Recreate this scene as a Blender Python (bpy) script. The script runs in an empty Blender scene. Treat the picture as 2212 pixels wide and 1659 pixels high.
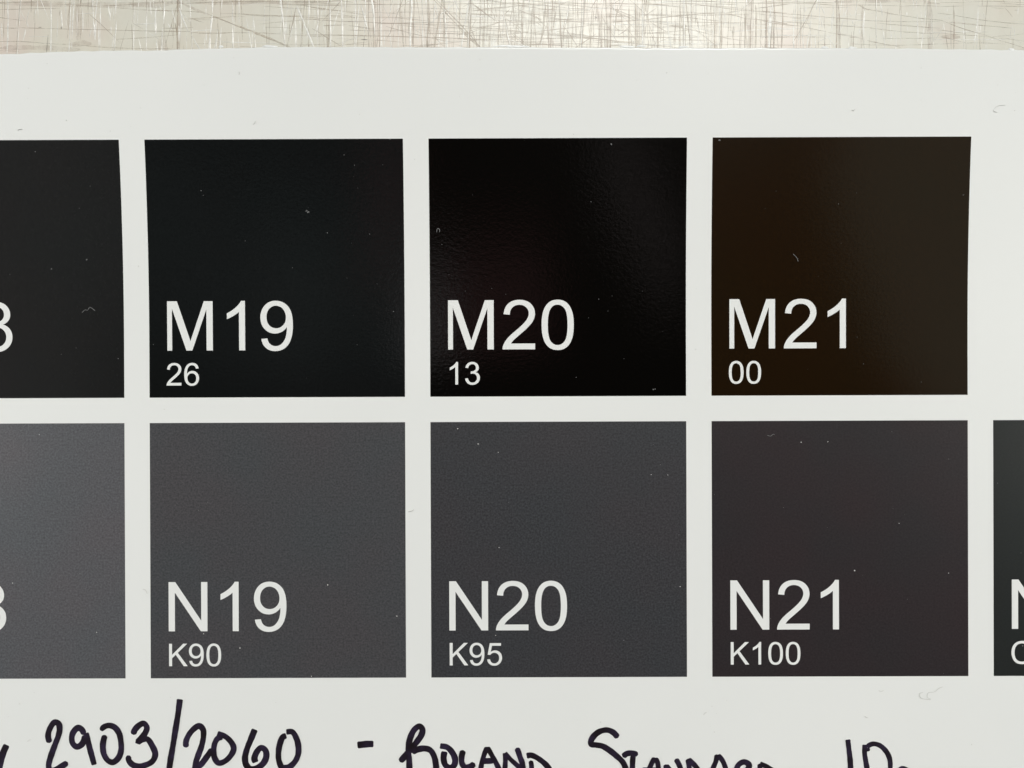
import bpy, bmesh, math, random
from mathutils import Vector, Matrix, Euler
from mathutils.geometry import tessellate_polygon

MM = 0.001
scene = bpy.context.scene
C = scene.collection

# ------------------------------------------------------------------ camera
CAMERA_MM = (16.2619, 57.62145, 144.56083, -0.00161, 0.00195, -0.00358)
cam_data = bpy.data.cameras.new("camera")
cam = bpy.data.objects.new("camera", cam_data)
C.objects.link(cam)
cam.location = [a * MM for a in CAMERA_MM[:3]]
cam.rotation_euler = Euler(CAMERA_MM[3:], 'XYZ')
cam_data.sensor_fit = 'HORIZONTAL'
cam_data.sensor_width = 36.0
cam_data.lens = 1597.0 / 2212.0 * 36.0
cam_data.clip_start = 0.005
cam_data.clip_end = 50.0
scene.camera = cam

# ------------------------------------------------------------------ world, lamps, exposure
world = bpy.data.worlds.new("World")
scene.world = world
world.use_nodes = True
bg = world.node_tree.nodes["Background"]
bg.inputs[0].default_value = (0.95, 1.0, 1.0, 1)
bg.inputs[1].default_value = 0.03

scene.view_settings.view_transform = 'Standard'
scene.view_settings.look = 'None'
scene.view_settings.exposure = 0.04
scene.view_settings.gamma = 1.0
scene.cycles.transparent_max_bounces = 64


def area_lamp(name, loc, size, radiance, color=(1, 1, 1), roll=0.0, target=(0.016, 0.057, 0)):
    """A rectangular area lamp; radiance is what its face shows."""
    d = bpy.data.lights.new(name, 'AREA')
    d.shape = 'RECTANGLE'
    d.size, d.size_y = size
    d.energy = radiance * math.pi * size[0] * size[1]
    d.color = color
    o = bpy.data.objects.new(name, d)
    C.objects.link(o)
    o.location = loc
    v = Vector(target) - Vector(loc)
    o.rotation_euler = (v.to_track_quat('-Z', 'Y').to_matrix() @ Matrix.Rotation(math.radians(roll), 3, 'Z')).to_euler()
    return o


X0, Y0 = 0.016, 0.057
area_lamp("ceiling_lamp", (X0 + 0.24, Y0 + 0.82, 1.55), (0.85, 0.30), 26.5, (1.0, 0.985, 0.94))
area_lamp("side_fill", (X0 - 0.62, Y0 + 0.0, 0.20), (0.20, 0.42), 9.0, (0.98, 1.0, 0.99))  # unseen fill added to brighten the sheet from the left
area_lamp("side_fill", (X0 + 0.62, Y0 + 0.0, 0.20), (0.20, 0.42), 8.6, (0.99, 1.0, 0.98))  # matching added fill from the right
area_lamp("reflection_panel", (X0 - 1.50, Y0 + 0.15, 1.6), (1.0, 0.9), 0.12, (1.0, 1.0, 0.98))  # bright ceiling mirrored in the leftmost patches
area_lamp("reflection_panel", (X0 + 1.36, Y0 + 0.22, 1.6), (0.95, 0.9), 0.26, (0.95, 1.0, 0.82), 24.0)  # bright ceiling mirrored on the right of M21
area_lamp("reflection_panel", (X0 + 0.28, Y0 + 0.236, 1.5), (0.24, 0.022), 0.75, (1.0, 0.86, 0.86), 4.0)  # added panel, gives the sheen at the upper right of M20
area_lamp("reflection_panel", (X0 - 0.04, Y0 + 0.13, 1.5), (0.24, 0.09), 0.26, (1.0, 0.45, 0.47), -12.0)  # added reddish glow for the warm blotch mirrored in M20
area_lamp("reflection_panel", (X0 - 0.19, Y0 + 0.105, 1.5), (0.09, 0.07), 0.8, (1.0, 1.0, 1.0))
area_lamp("reflection_panel", (X0 - 0.66, Y0 + 0.16, 1.5), (0.20, 0.50), 0.075, (0.80, 1.0, 1.0), -6.0)  # added cool panel for the sheen on M19
area_lamp("reflection_panel", (X0 - 0.40, Y0 + 0.16, 1.5), (0.15, 0.26), 0.065, (0.80, 1.0, 1.0), 10.0)  # second added cool panel, leaving a darker band on M19
area_lamp("reflection_panel", (X0 - 0.27, Y0 + 0.24, 1.5), (0.16, 0.03), 0.40, (1.0, 0.42, 0.42), 10.0)  # added reddish glow mirrored in the upper right of M19

# ------------------------------------------------------------------ measured layout, millimetres on the sheet / on the mat
GAP = 4.9571
CURL = (0.000955, 64.837, -0.10869)
HANDWRITING = [
('handwritten_letter', 'tail of a handwritten letter cut by the left edge', [(1.241, 'f', [(-83.28, -12.97), (-83.93, -14.38), (-84.42, -15.87), (-84.69, -17.22), (-85.04, -18.43)])]),
('handwritten_digit', 'handwritten looped digit 2 at the start of the number', [(1.106, 'r', [(-74.84, -12.59), (-75.14, -11.17), (-74.79, -9.82), (-73.84, -8.54), (-73.07, -8.81), (-72.86, -9.96), (-73.11, -11.17), (-73.66, -12.66), (-74.23, -14.14), (-74.78, -15.76), (-75.05, -17.11), (-74.76, -17.92), (-73.82, -17.92), (-72.73, -17.32), (-71.78, -16.71), (-71.31, -16.38)])]),
('handwritten_digit', 'handwritten digit 9 after the first 2', [(1.133, 'r', [(-68.08, -11.05), (-68.51, -10.04), (-69.25, -9.66), (-70.06, -10.3), (-70.5, -11.45), (-70.31, -12.73), (-69.54, -13.37), (-68.59, -12.94), (-68.09, -12.0), (-67.91, -11.05)]), (1.079, 'f', [(-67.7, -10.65), (-67.41, -11.73), (-67.04, -13.48), (-66.57, -15.24), (-66.11, -16.93)])]),
('handwritten_digit', 'handwritten digit 0 between 9 and 3', [(1.106, 'r', [(-64.49, -10.32), (-64.43, -9.71), (-63.37, -9.2), (-62.16, -9.51), (-61.24, -10.66), (-60.86, -12.42), (-60.87, -14.31), (-61.44, -15.66), (-62.46, -16.41), (-63.4, -16.06), (-64.18, -14.84), (-64.4, -13.22), (-64.2, -11.87), (-63.89, -11.06)])]),
('handwritten_digit', 'handwritten digit 3 before the slash', [(1.133, 'r', [(-58.38, -11.08), (-58.24, -10.27), (-57.29, -9.19), (-56.37, -8.85), (-55.78, -9.6), (-56.09, -10.68), (-56.9, -11.75), (-57.51, -12.43), (-56.63, -12.0), (-55.69, -11.92), (-54.81, -13.11), (-54.15, -14.87), (-54.69, -16.22), (-55.98, -16.96), (-57.6, -17.26), (-58.81, -16.75), (-59.42, -15.8), (-59.14, -15.12)])]),
('handwritten_slash', 'long handwritten slash, the tallest stroke of the line', [(1.106, 'f', [(-49.25, -4.08), (-49.63, -6.91), (-50.14, -10.02), (-50.67, -13.26), (-51.15, -15.96), (-51.5, -18.39)])]),
('handwritten_digit', 'handwritten digit 2 right after the slash', [(1.106, 'r', [(-48.1, -13.6), (-48.12, -12.45), (-47.55, -11.1), (-46.6, -9.96), (-45.52, -9.35), (-44.78, -10.03), (-44.69, -11.38), (-45.06, -13.27), (-45.65, -14.89), (-46.2, -16.51), (-46.34, -17.72), (-45.28, -16.98), (-44.06, -15.43), (-42.97, -13.82)])]),
('handwritten_digit', 'handwritten pointed digit 0 joined to the second 2', [(1.079, 'f', [(-41.95, -10.82), (-40.4, -11.42), (-39.19, -12.61), (-38.75, -13.83), (-39.47, -15.31), (-40.69, -16.36), (-41.77, -16.59), (-42.51, -15.57), (-42.68, -14.09), (-42.45, -12.74), (-41.88, -11.79), (-41.0, -11.5)])]),
('handwritten_digit', 'handwritten digit 6 between two zeros', [(1.16, 'f', [(-34.61, -10.06), (-35.38, -11.95), (-36.19, -13.97), (-36.57, -15.72), (-36.3, -17.07), (-35.43, -17.82), (-34.08, -17.55), (-32.86, -16.54), (-32.37, -15.19), (-32.64, -14.05), (-33.45, -13.67), (-34.27, -14.51), (-34.72, -15.8), (-34.48, -16.54)])]),
('handwritten_digit', 'handwritten digit 0 ending the number, before the dash', [(1.106, 'f', [(-28.45, -10.55), (-27.3, -10.55), (-26.52, -11.7), (-26.1, -13.32), (-26.17, -15.08), (-26.92, -16.56), (-28.14, -17.5), (-29.28, -17.5), (-29.91, -16.15), (-29.99, -14.66), (-29.74, -13.04), (-29.13, -11.56), (-28.45, -11.29)])]),
('handwritten_dash', 'short handwritten dash between the number and the word', [(1.241, 'f', [(-14.55, -13.19), (-13.47, -13.08), (-12.39, -12.98), (-11.38, -12.98)])]),
('handwritten_letter', 'handwritten capital R with a looped stem', [(1.133, 'r', [(-4.34, -18.78), (-4.41, -16.08), (-4.54, -14.46), (-4.43, -12.84), (-4.02, -11.35), (-3.34, -10.14), (-2.39, -9.5), (-1.78, -10.15), (-2.0, -11.22), (-2.81, -12.44), (-3.89, -13.78), (-5.11, -15.2), (-6.22, -16.48)]), (1.133, 'r', [(-3.9, -14.66), (-2.82, -14.08), (-1.33, -13.86), (-0.25, -14.22), (0.48, -15.41), (0.81, -16.9), (0.94, -18.65)])]),
('handwritten_letter', 'handwritten letter O after the looped R', [(1.133, 'f', [(1.64, -13.39), (2.98, -13.64), (3.93, -14.55), (4.57, -15.96), (4.39, -17.18), (3.58, -17.65), (2.7, -17.17), (2.33, -15.82), (2.51, -14.48)])]),
('handwritten_letter', 'handwritten letter L after the O', [(1.133, 'r', [(6.19, -14.21), (5.86, -15.56), (5.94, -16.78), (6.48, -17.52), (7.56, -17.43), (8.43, -16.78)])]),
('handwritten_letter', 'handwritten letter A after the L', [(0.972, 'r', [(10.87, -13.62), (10.26, -15.17), (9.78, -16.92), (9.51, -18.68)]), (0.972, 'r', [(10.87, -13.62), (11.81, -15.31), (12.55, -16.66), (13.48, -18.69)]), (1.133, 'r', [(9.92, -16.38), (12.28, -16.32)])]),
('handwritten_letter', 'handwritten letter N with a blob atop its right stroke', [(0.945, 'f', [(14.34, -14.78), (14.43, -16.13), (14.28, -18.69)]), (0.891, 'f', [(14.34, -14.78), (15.34, -15.93), (16.42, -16.94), (17.49, -17.89)]), (1.079, 'r', [(16.59, -13.77), (16.9, -14.38), (17.3, -15.59), (17.73, -16.81), (17.83, -18.7)])]),
('handwritten_letter', 'handwritten letter D ending the first word', [(1.079, 'f', [(18.58, -15.39), (19.39, -15.26), (20.33, -15.6), (21.54, -16.41), (22.62, -17.43), (23.42, -18.71)]), (0.918, 'r', [(19.35, -16.27), (19.52, -17.22), (19.54, -18.7)])]),
('handwritten_letter', 'large handwritten capital S opening the second word', [(1.106, 'r', [(36.49, -11.87), (35.57, -10.85), (34.36, -10.35), (32.88, -10.64), (31.8, -11.45), (31.19, -12.46), (31.26, -13.13), (32.2, -13.27), (33.41, -13.5), (34.75, -14.29), (36.1, -15.37), (37.44, -16.72), (38.24, -18.75)])]),
('handwritten_letter', 'handwritten letter T touching the capital S', [(1.071, 'r', [(37.39, -15.68), (38.1, -15.05), (39.28, -14.9), (40.38, -15.22)]), (1.071, 'r', [(39.42, -15.29), (39.31, -16.55), (39.23, -19.07)])]),
('handwritten_letter', 'handwritten letter A after the T', [(0.976, 'r', [(43.63, -15.74), (42.89, -17.19), (42.17, -19.08)]), (0.976, 'r', [(43.76, -15.78), (44.22, -16.88), (44.34, -19.08)]), (0.787, 'f', [(41.23, -18.05), (44.06, -18.14)])]),
('handwritten_letter', 'low handwritten letter N in the second word', [(0.882, 'r', [(45.8, -17.12), (45.82, -19.08)]), (0.882, 'r', [(45.87, -17.2), (46.58, -18.14), (47.36, -18.93)]), (0.976, 'r', [(47.72, -16.02), (48.15, -16.73), (48.78, -18.07), (49.09, -19.09)])]),
('handwritten_letter', 'first handwritten letter D of the second word', [(0.945, 'r', [(50.01, -16.03), (50.32, -17.37), (50.42, -19.1)]), (0.945, 'r', [(50.12, -16.03), (51.3, -17.13), (52.39, -18.47)])]),
('handwritten_letter', 'tall handwritten letter A in the second word', [(0.976, 'r', [(55.78, -15.18), (55.62, -16.44), (55.06, -17.85), (54.75, -19.11)]), (0.976, 'r', [(55.94, -15.26), (56.8, -16.28), (57.42, -17.7), (57.73, -19.12)])]),
('handwritten_letter', 'round topped handwritten letter R in the second word', [(1.071, 'r', [(59.46, -19.12), (59.94, -17.31), (61.12, -16.65), (62.06, -17.24), (61.82, -18.1), (60.87, -18.97)])]),
('handwritten_letter', 'last handwritten letter D of the second word', [(0.945, 'r', [(64.15, -17.01), (64.2, -19.13)]), (0.945, 'f', [(64.18, -17.05), (65.43, -17.56), (66.84, -18.43)])]),
('handwritten_digit', 'tall handwritten digit 1 right of the two words', [(0.976, 'f', [(81.37, -12.33), (81.57, -14.14), (81.8, -16.19), (81.95, -19.18)])]),
('handwritten_digit', 'open handwritten digit 0 after the tall 1', [(0.976, 'f', [(84.71, -13.36), (84.66, -15.09), (84.86, -16.51), (85.32, -19.19)]), (0.945, 'r', [(85.03, -13.76), (86.28, -13.21), (87.62, -13.53), (88.87, -14.71), (89.57, -16.29), (89.64, -19.2)]), (0.787, 'r', [(85.03, -14.07), (85.65, -14.55)])]),
('handwritten_letter', 'top of a small handwritten letter after the open 0', [(0.945, 'r', [(91.37, -18.57), (91.92, -18.02), (92.94, -18.42), (93.41, -19.05)])])]
CUTS = [('b', -84.2, 132.45, -49.29, 132.29, 1.102),
('b', -54.28, 132.47, -19.4, 132.31, 0.787),
('b', 79.32, 131.86, 99.94, 131.61, 0.63),
('b', -84.24, 123.63, -68.46, 123.24, 0.945),
('d', -24.4, 125.96, 10.45, 124.94, 0.157),
('b', 98.02, 132.84, 98.19, 120.18, 0.945),
('b', 62.76, 134.27, 62.5, 122.01, 0.945),
('d', -24.38, 132.1, 10.47, 131.94, 0.11),
('d', 5.5, 131.96, 40.32, 131.8, 0.11),
('d', 5.48, 128.19, 34.61, 128.37, 0.126),
('b', -69.03, 134.9, -69.08, 125.14, 0.945),
('b', 79.74, 133.77, 80.25, 121.5, 0.567),
('b', 18.47, 134.14, 18.02, 122.55, 0.63),
('b', -49.22, 134.03, -49.27, 121.81, 0.567),
('b', -10.76, 133.47, -10.5, 122.08, 0.63),
('b', 35.61, 134.4, 35.35, 122.19, 0.535),
('g', 8.12, 134.5, 7.37, 121.28, 0.409),
('b', 32.89, 131.6, 33.91, 121.06, 0.63),
('b', 23.29, 131.8, 23.66, 121.4, 0.63),
('g', -38.52, 128.15, -26.31, 122.97, 0.378),
('b', 10.32, 134.34, 9.64, 122.55, 0.472),
('d', -75.38, 127.4, -49.32, 126.7, 0.094),
('b', -52.25, 126.64, -52.28, 120.91, 1.889),
('b', 66.26, 131.45, 66.12, 120.89, 0.535),
('g', 2.84, 134.33, 0.68, 121.41, 0.346),
('g', -0.15, 134.46, -0.42, 122.04, 0.378),
('g', 8.23, 134.51, 7.71, 120.98, 0.315),
('g', 51.08, 131.83, 70.14, 129.86, 0.157),
('p', -3.35, 134.31, -3.82, 122.47, 0.409),
('g', -0.08, 133.97, 10.8, 122.61, 0.22),
('g', -70.03, 124.27, -49.33, 123.39, 0.126),
('b', 24.08, 131.64, 24.04, 120.95, 0.472),
('b', 12.49, 133.46, 11.56, 121.03, 0.346),
('d', -12.1, 128.34, 7.12, 127.63, 0.142),
('b', 41.88, 132.19, 41.84, 120.91, 0.409),
('g', 69.09, 128.13, 87.17, 126.79, 0.157),
('g', 5.47, 124.96, 24.37, 125.03, 0.142),
('g', 3.07, 134.54, 2.91, 122.46, 0.346),
('b', 56.51, 131.49, 56.17, 121.23, 0.472),
('g', -19.61, 134.48, -19.86, 122.57, 0.346),
('g', 8.33, 130.53, 22.82, 131.8, 0.22),
('g', 49.8, 125.08, 70.12, 124.98, 0.11),
('p', -17.34, 134.66, -16.93, 121.29, 0.252),
('b', 69.07, 134.22, 68.81, 121.73, 0.283),
('b', 55.25, 131.5, 55.21, 120.81, 0.378),
('g', 69.12, 133.93, 68.86, 121.15, 0.252),
('b', 34.94, 131.59, 34.91, 122.35, 0.472),
('g', 24.39, 132.11, 40.31, 130.47, 0.157),
('g', 49.03, 131.53, 49.0, 121.66, 0.409),
('p', -74.17, 132.72, -74.49, 120.19, 0.252),
('p', -82.76, 134.67, -82.91, 122.16, 0.252),
('d', -49.21, 134.03, -49.38, 120.66, 0.22),
('p', 66.9, 131.13, 66.46, 121.2, 0.378),
('d', -47.65, 132.21, -30.62, 132.68, 0.126),
('b', 84.82, 131.36, 84.63, 122.6, 0.472),
('d', 52.03, 132.3, 70.14, 131.74, 0.11),
('g', 25.49, 131.63, 26.1, 120.95, 0.315),
('g', 63.9, 131.46, 63.76, 120.81, 0.315),
('d', 35.35, 131.9, 51.08, 131.83, 0.142),
('d', 0.2, 133.91, 11.34, 121.8, 0.126),
('p', 49.83, 133.59, 49.79, 121.98, 0.252),
('d', 42.1, 128.57, 57.37, 129.99, 0.142),
('g', 24.37, 126.13, 40.3, 125.28, 0.126),
('g', 84.03, 128.38, 99.93, 128.07, 0.126),
('p', -13.62, 133.29, -14.51, 121.31, 0.22),
('g', 67.59, 131.44, 67.38, 122.31, 0.378),
('d', 79.88, 132.93, 79.75, 121.05, 0.22),
('p', 30.67, 134.35, 29.71, 121.57, 0.189),
('p', 8.47, 134.47, 7.51, 121.72, 0.189),
('d', 63.41, 133.69, 62.81, 120.96, 0.189),
('p', -14.3, 134.55, -14.79, 121.85, 0.189),
('b', 66.11, 131.13, 65.98, 121.32, 0.315),
('b', 63.51, 131.46, 63.28, 121.67, 0.315),
('p', -70.31, 132.07, -70.87, 120.4, 0.22),
('d', 34.61, 133.31, 34.87, 121.66, 0.22),
('g', 62.09, 131.47, 61.7, 122.23, 0.346),
('p', -19.41, 132.31, -19.36, 122.15, 0.283),
('b', 51.71, 131.51, 51.33, 122.73, 0.378),
('g', -36.93, 132.24, -19.4, 132.08, 0.094),
('g', 10.74, 134.5, 10.47, 122.17, 0.189),
('g', 82.44, 123.75, 99.92, 123.67, 0.094),
('p', 7.77, 132.35, 6.0, 121.84, 0.252),
('d', 65.17, 131.77, 79.32, 131.73, 0.142),
('p', -1.24, 134.58, -1.07, 122.41, 0.189),
('g', 14.3, 134.41, 13.44, 123.24, 0.22),
('g', 42.89, 128.33, 55.78, 125.52, 0.157),
('g', 86.22, 126.8, 99.92, 125.64, 0.142),
('d', 40.46, 131.72, 40.53, 120.77, 0.22),
('g', 102.59, 129.25, 116.41, 127.45, 0.135),
('p', -11.38, 133.74, -10.69, 125.82, 0.409),
('g', 20.3, 131.66, 19.88, 122.12, 0.283),
('b', 48.25, 131.22, 48.13, 122.97, 0.378),
('g', 65.15, 123.75, 79.3, 123.69, 0.126),
('d', -9.58, 128.1, 5.54, 128.19, 0.11),
('d', 65.89, 134.12, 65.85, 120.84, 0.142),
('g', 87.49, 127.81, 99.93, 126.74, 0.157),
('g', -24.38, 131.63, -12.09, 129.76, 0.157),
('b', 33.68, 130.97, 33.82, 122.96, 0.378),
('d', -2.92, 133.4, -3.27, 122.09, 0.189),
('p', -21.77, 134.33, -21.91, 123.15, 0.189),
('d', 66.04, 133.65, 65.89, 120.76, 0.142),
('p', 71.46, 131.11, 71.43, 120.76, 0.22),
('g', 87.41, 133.91, 87.49, 120.3, 0.126),
('g', -8.48, 127.54, 4.74, 124.33, 0.126),
('b', 102.65, 131.1, 102.63, 122.79, 0.337),
('p', 46.36, 131.7, 47.53, 121.49, 0.22),
('p', 2.88, 131.42, 3.48, 121.19, 0.22),
('p', 4.02, 133.19, 3.12, 121.19, 0.157),
('g', 101.13, 127.91, 114.03, 126.67, 0.135),
('b', 67.48, 134.26, 67.35, 124.84, 0.252),
('g', 39.12, 131.1, 39.09, 122.24, 0.283),
('g', 57.53, 131.49, 57.22, 122.17, 0.252),
('d', 56.49, 133.32, 55.74, 121.6, 0.157),
('d', 65.17, 130.27, 77.43, 129.04, 0.142),
('b', -70.66, 124.43, -66.24, 124.42, 1.102),
('b', -68.18, 131.43, -68.45, 125.13, 0.535),
('p', 57.18, 134.31, 56.93, 122.71, 0.157),
('p', -69.47, 134.89, -70.1, 125.14, 0.22),
('d', 30.4, 134.08, 29.55, 121.22, 0.126),
('d', 15.56, 126.72, 28.3, 125.41, 0.126),
('p', 41.8, 131.87, 41.77, 122.18, 0.22),
('p', -9.49, 131.79, -9.63, 121.37, 0.189),
('p', -55.29, 132.0, -55.37, 121.58, 0.189),
('g', -62.13, 125.26, -49.51, 126.07, 0.126),
('g', 22.82, 131.65, 21.85, 124.1, 0.346),
('b', -48.91, 132.45, -42.93, 129.9, 0.472),
('g', 79.64, 131.23, 92.21, 131.09, 0.126),
('d', -9.71, 134.18, -9.76, 121.77, 0.126),
('g', 5.48, 127.63, 15.56, 126.8, 0.189),
('d', -11.77, 133.59, -11.71, 121.23, 0.126),
('d', -24.39, 129.19, -12.1, 128.5, 0.126),
('g', 65.15, 125.08, 77.42, 125.03, 0.126),
('p', -28.98, 134.14, -28.44, 126.53, 0.315),
('b', 26.27, 127.86, 25.71, 120.96, 0.378),
('b', -3.27, 129.56, -3.29, 124.21, 0.63),
('d', 57.09, 133.86, 56.82, 121.07, 0.11),
('g', 41.4, 131.56, 41.19, 122.59, 0.22),
('g', -84.21, 131.19, -72.36, 131.37, 0.126),
('d', 24.27, 133.24, 23.6, 121.41, 0.126),
('d', 35.53, 131.27, 35.56, 122.34, 0.22),
('d', 18.58, 133.61, 18.42, 121.02, 0.11),
('d', 49.81, 128.25, 62.39, 127.93, 0.11),
('b', 40.93, 131.72, 40.83, 124.96, 0.378),
('g', -61.79, 131.48, -49.3, 130.72, 0.11),
('g', 39.18, 131.26, 39.16, 123.06, 0.252),
('g', 30.77, 133.81, 30.01, 122.24, 0.126),
('b', 77.73, 126.05, 85.28, 124.6, 0.283),
('p', -24.49, 128.09, -22.32, 122.61, 0.472),
('b', 100.0, 125.05, 103.93, 124.81, 1.012),
('d', -40.88, 130.21, -29.06, 129.6, 0.11),
('d', 65.15, 123.12, 76.15, 122.99, 0.126),
('d', 23.29, 131.96, 23.57, 121.04, 0.126),
('d', -80.13, 133.5, -81.09, 121.93, 0.11),
('g', -9.26, 129.43, 0.82, 128.44, 0.142),
('g', 88.42, 124.82, 99.92, 124.85, 0.11),
('g', 5.87, 133.22, 5.93, 125.12, 0.22),
('d', 8.37, 133.77, 7.77, 121.41, 0.094),
('d', 44.79, 131.86, 44.75, 121.19, 0.126),
('g', 72.64, 131.42, 72.62, 122.74, 0.189),
('p', 14.62, 129.64, 16.18, 122.29, 0.252),
('g', 31.94, 130.98, 31.5, 121.48, 0.157),
('g', -54.28, 130.9, -43.87, 130.38, 0.126),
('d', 21.22, 126.46, 32.25, 127.67, 0.11),
('g', 99.88, 123.59, 112.9, 123.53, 0.079),
('d', 51.87, 131.36, 62.87, 130.52, 0.11),
('g', 13.34, 124.61, 24.36, 124.25, 0.11),
('p', -12.34, 134.22, -12.66, 125.83, 0.189),
('p', -5.78, 131.78, -6.23, 121.54, 0.126),
('g', -19.99, 130.74, -19.92, 121.09, 0.142),
('g', 105.07, 131.76, 116.42, 131.6, 0.101),
('p', -16.82, 131.2, -16.66, 122.19, 0.157),
('g', 58.86, 130.85, 58.29, 120.82, 0.126),
('g', 84.82, 130.73, 92.2, 129.29, 0.22),
('p', -80.51, 127.71, -81.03, 120.27, 0.22),
('d', 28.3, 125.41, 37.43, 124.34, 0.142),
('p', -26.21, 131.24, -26.25, 122.07, 0.142),
('g', 55.77, 123.79, 65.21, 123.67, 0.126),
('d', 4.77, 132.2, 4.63, 121.35, 0.094),
('d', 40.99, 125.19, 49.8, 125.0, 0.142),
('p', 85.29, 130.89, 85.12, 123.82, 0.22),
('g', -3.69, 133.66, -4.08, 125.32, 0.157),
('g', -5.58, 133.38, -6.12, 125.8, 0.189),
('p', -58.1, 127.61, -58.13, 120.57, 0.22),
('p', -13.42, 132.13, -11.79, 125.82, 0.252),
('b', 42.1, 128.49, 46.34, 126.35, 0.472),
('p', -40.81, 127.53, -41.26, 121.1, 0.252),
('g', -28.44, 126.14, -19.42, 125.54, 0.126),
('d', -29.06, 129.6, -19.41, 128.93, 0.11),
('b', 63.34, 127.69, 70.13, 127.81, 0.22),
('b', 22.82, 132.12, 29.11, 131.93, 0.252),
('p', -61.33, 129.04, -61.79, 122.33, 0.22),
('d', -24.88, 129.66, -25.37, 121.33, 0.142),
('d', -84.23, 124.92, -75.4, 124.53, 0.126),
('g', 11.77, 125.56, 19.65, 126.31, 0.157),
('d', 102.6, 131.33, 102.57, 121.52, 0.101),
('g', 25.02, 131.64, 24.05, 125.51, 0.252),
('b', -54.28, 132.47, -47.65, 132.21, 0.22),
('b', 101.69, 127.96, 108.2, 127.15, 0.225),
('p', -23.56, 134.69, -23.7, 128.08, 0.22),
('d', 49.66, 131.52, 49.73, 122.19, 0.11),
('g', -30.02, 124.17, -19.93, 124.1, 0.094),
('d', -46.73, 126.53, -38.53, 126.5, 0.142),
('g', 92.2, 129.29, 99.93, 128.31, 0.157),
('p', -79.96, 134.42, -80.43, 127.87, 0.22),
('p', -38.6, 127.99, -38.41, 121.88, 0.252),
('d', 62.08, 128.72, 70.13, 127.66, 0.142),
('p', -42.95, 126.28, -43.23, 121.71, 0.441),
('g', -28.92, 134.15, -28.68, 125.59, 0.126),
('d', 71.15, 131.66, 79.64, 131.23, 0.126),
('d', -73.15, 132.09, -64.16, 131.57, 0.11),
('d', -70.37, 134.36, -70.97, 125.46, 0.11),
('d', 41.64, 131.88, 49.82, 130.97, 0.126),
('g', 5.48, 127.48, 10.3, 122.82, 0.189),
('p', 66.96, 130.5, 66.79, 125.31, 0.315),
('g', -5.81, 123.75, 2.38, 124.19, 0.126),
('g', 37.0, 131.58, 36.27, 124.98, 0.189),
('d', 65.16, 128.31, 72.71, 127.25, 0.142),
('p', 96.91, 127.54, 96.17, 121.48, 0.22),
('p', 92.28, 130.23, 92.27, 123.78, 0.189),
('p', 98.33, 129.42, 98.22, 122.37, 0.157),
('d', 47.13, 124.77, 54.99, 124.58, 0.126),
('d', 35.72, 131.27, 35.31, 122.19, 0.094),
('p', -49.08, 131.35, -47.2, 126.77, 0.315),
('d', -83.17, 134.96, -83.6, 125.2, 0.079),
('p', 4.29, 133.85, 6.81, 128.57, 0.22),
('g', 42.1, 128.41, 49.81, 128.25, 0.126),
('d', 107.31, 130.97, 116.42, 130.84, 0.09),
('d', -58.33, 128.24, -58.37, 120.55, 0.126),
('p', 88.74, 127.42, 89.33, 121.65, 0.22),
('g', 16.52, 131.2, 22.18, 128.66, 0.189),
('d', 32.71, 125.94, 26.98, 122.27, 0.157),
('g', -84.2, 132.53, -76.62, 132.65, 0.126),
('d', -54.3, 126.8, -46.73, 126.69, 0.126),
('p', -37.34, 134.44, -37.26, 128.3, 0.189),
('p', 95.5, 129.43, 95.65, 123.77, 0.22),
('g', -66.69, 130.25, -60.87, 124.78, 0.11),
('p', -46.88, 134.59, -46.8, 128.5, 0.189),
('g', 8.49, 131.87, 13.04, 128.54, 0.22),
('d', 20.79, 133.48, 20.67, 125.52, 0.11),
('d', 50.24, 133.17, 50.75, 127.12, 0.189),
('g', 102.81, 125.49, 110.66, 124.78, 0.112),
('p', -64.57, 127.79, -64.47, 120.8, 0.142),
('p', -25.89, 131.71, -24.33, 128.08, 0.441),
('g', 35.34, 131.12, 40.53, 129.05, 0.22),
('p', -34.27, 126.4, -33.82, 121.23, 0.252),
('p', 8.02, 133.79, 7.21, 127.94, 0.189),
('p', 74.43, 126.07, 73.72, 121.03, 0.252),
('g', 35.09, 131.12, 40.31, 128.42, 0.189),
('g', -0.76, 127.82, 6.33, 127.16, 0.126),
('p', 98.48, 127.69, 98.83, 122.32, 0.22),
('d', 77.43, 128.96, 84.03, 128.46, 0.142),
('d', -26.13, 131.4, -27.26, 126.21, 0.22),
('d', 32.25, 127.67, 40.31, 128.5, 0.094),
('p', -42.24, 134.76, -42.53, 130.37, 0.315),
('g', 63.66, 130.67, 70.14, 131.43, 0.142),
('p', 73.02, 127.02, 73.56, 120.88, 0.157),
('p', -64.95, 134.39, -65.51, 129.22, 0.22),
('p', -42.54, 130.06, -42.95, 126.28, 0.409),
('p', -46.73, 126.14, -44.25, 122.01, 0.252),
('d', 35.33, 128.29, 42.1, 128.57, 0.126),
('g', 65.17, 130.82, 71.15, 131.66, 0.157),
('d', 50.2, 127.75, 50.18, 121.03, 0.126),
('g', -42.93, 129.9, -38.52, 128.15, 0.252),
('p', -66.15, 134.59, -65.82, 129.53, 0.22),
('d', 101.13, 127.85, 107.86, 125.58, 0.112),
('d', 92.21, 131.01, 99.94, 130.98, 0.094),
('p', -41.44, 127.22, -41.97, 122.2, 0.22),
('g', -18.58, 124.2, -10.86, 124.06, 0.094),
('g', 29.11, 131.62, 28.78, 125.01, 0.126),
('p', 87.56, 126.48, 87.67, 121.19, 0.189),
('g', -11.96, 124.93, -5.5, 124.46, 0.126),
('d', 8.33, 130.53, 15.73, 131.13, 0.094),
('d', 67.21, 127.83, 66.64, 121.49, 0.126),
('p', -32.2, 132.06, -32.38, 126.07, 0.142),
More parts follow.
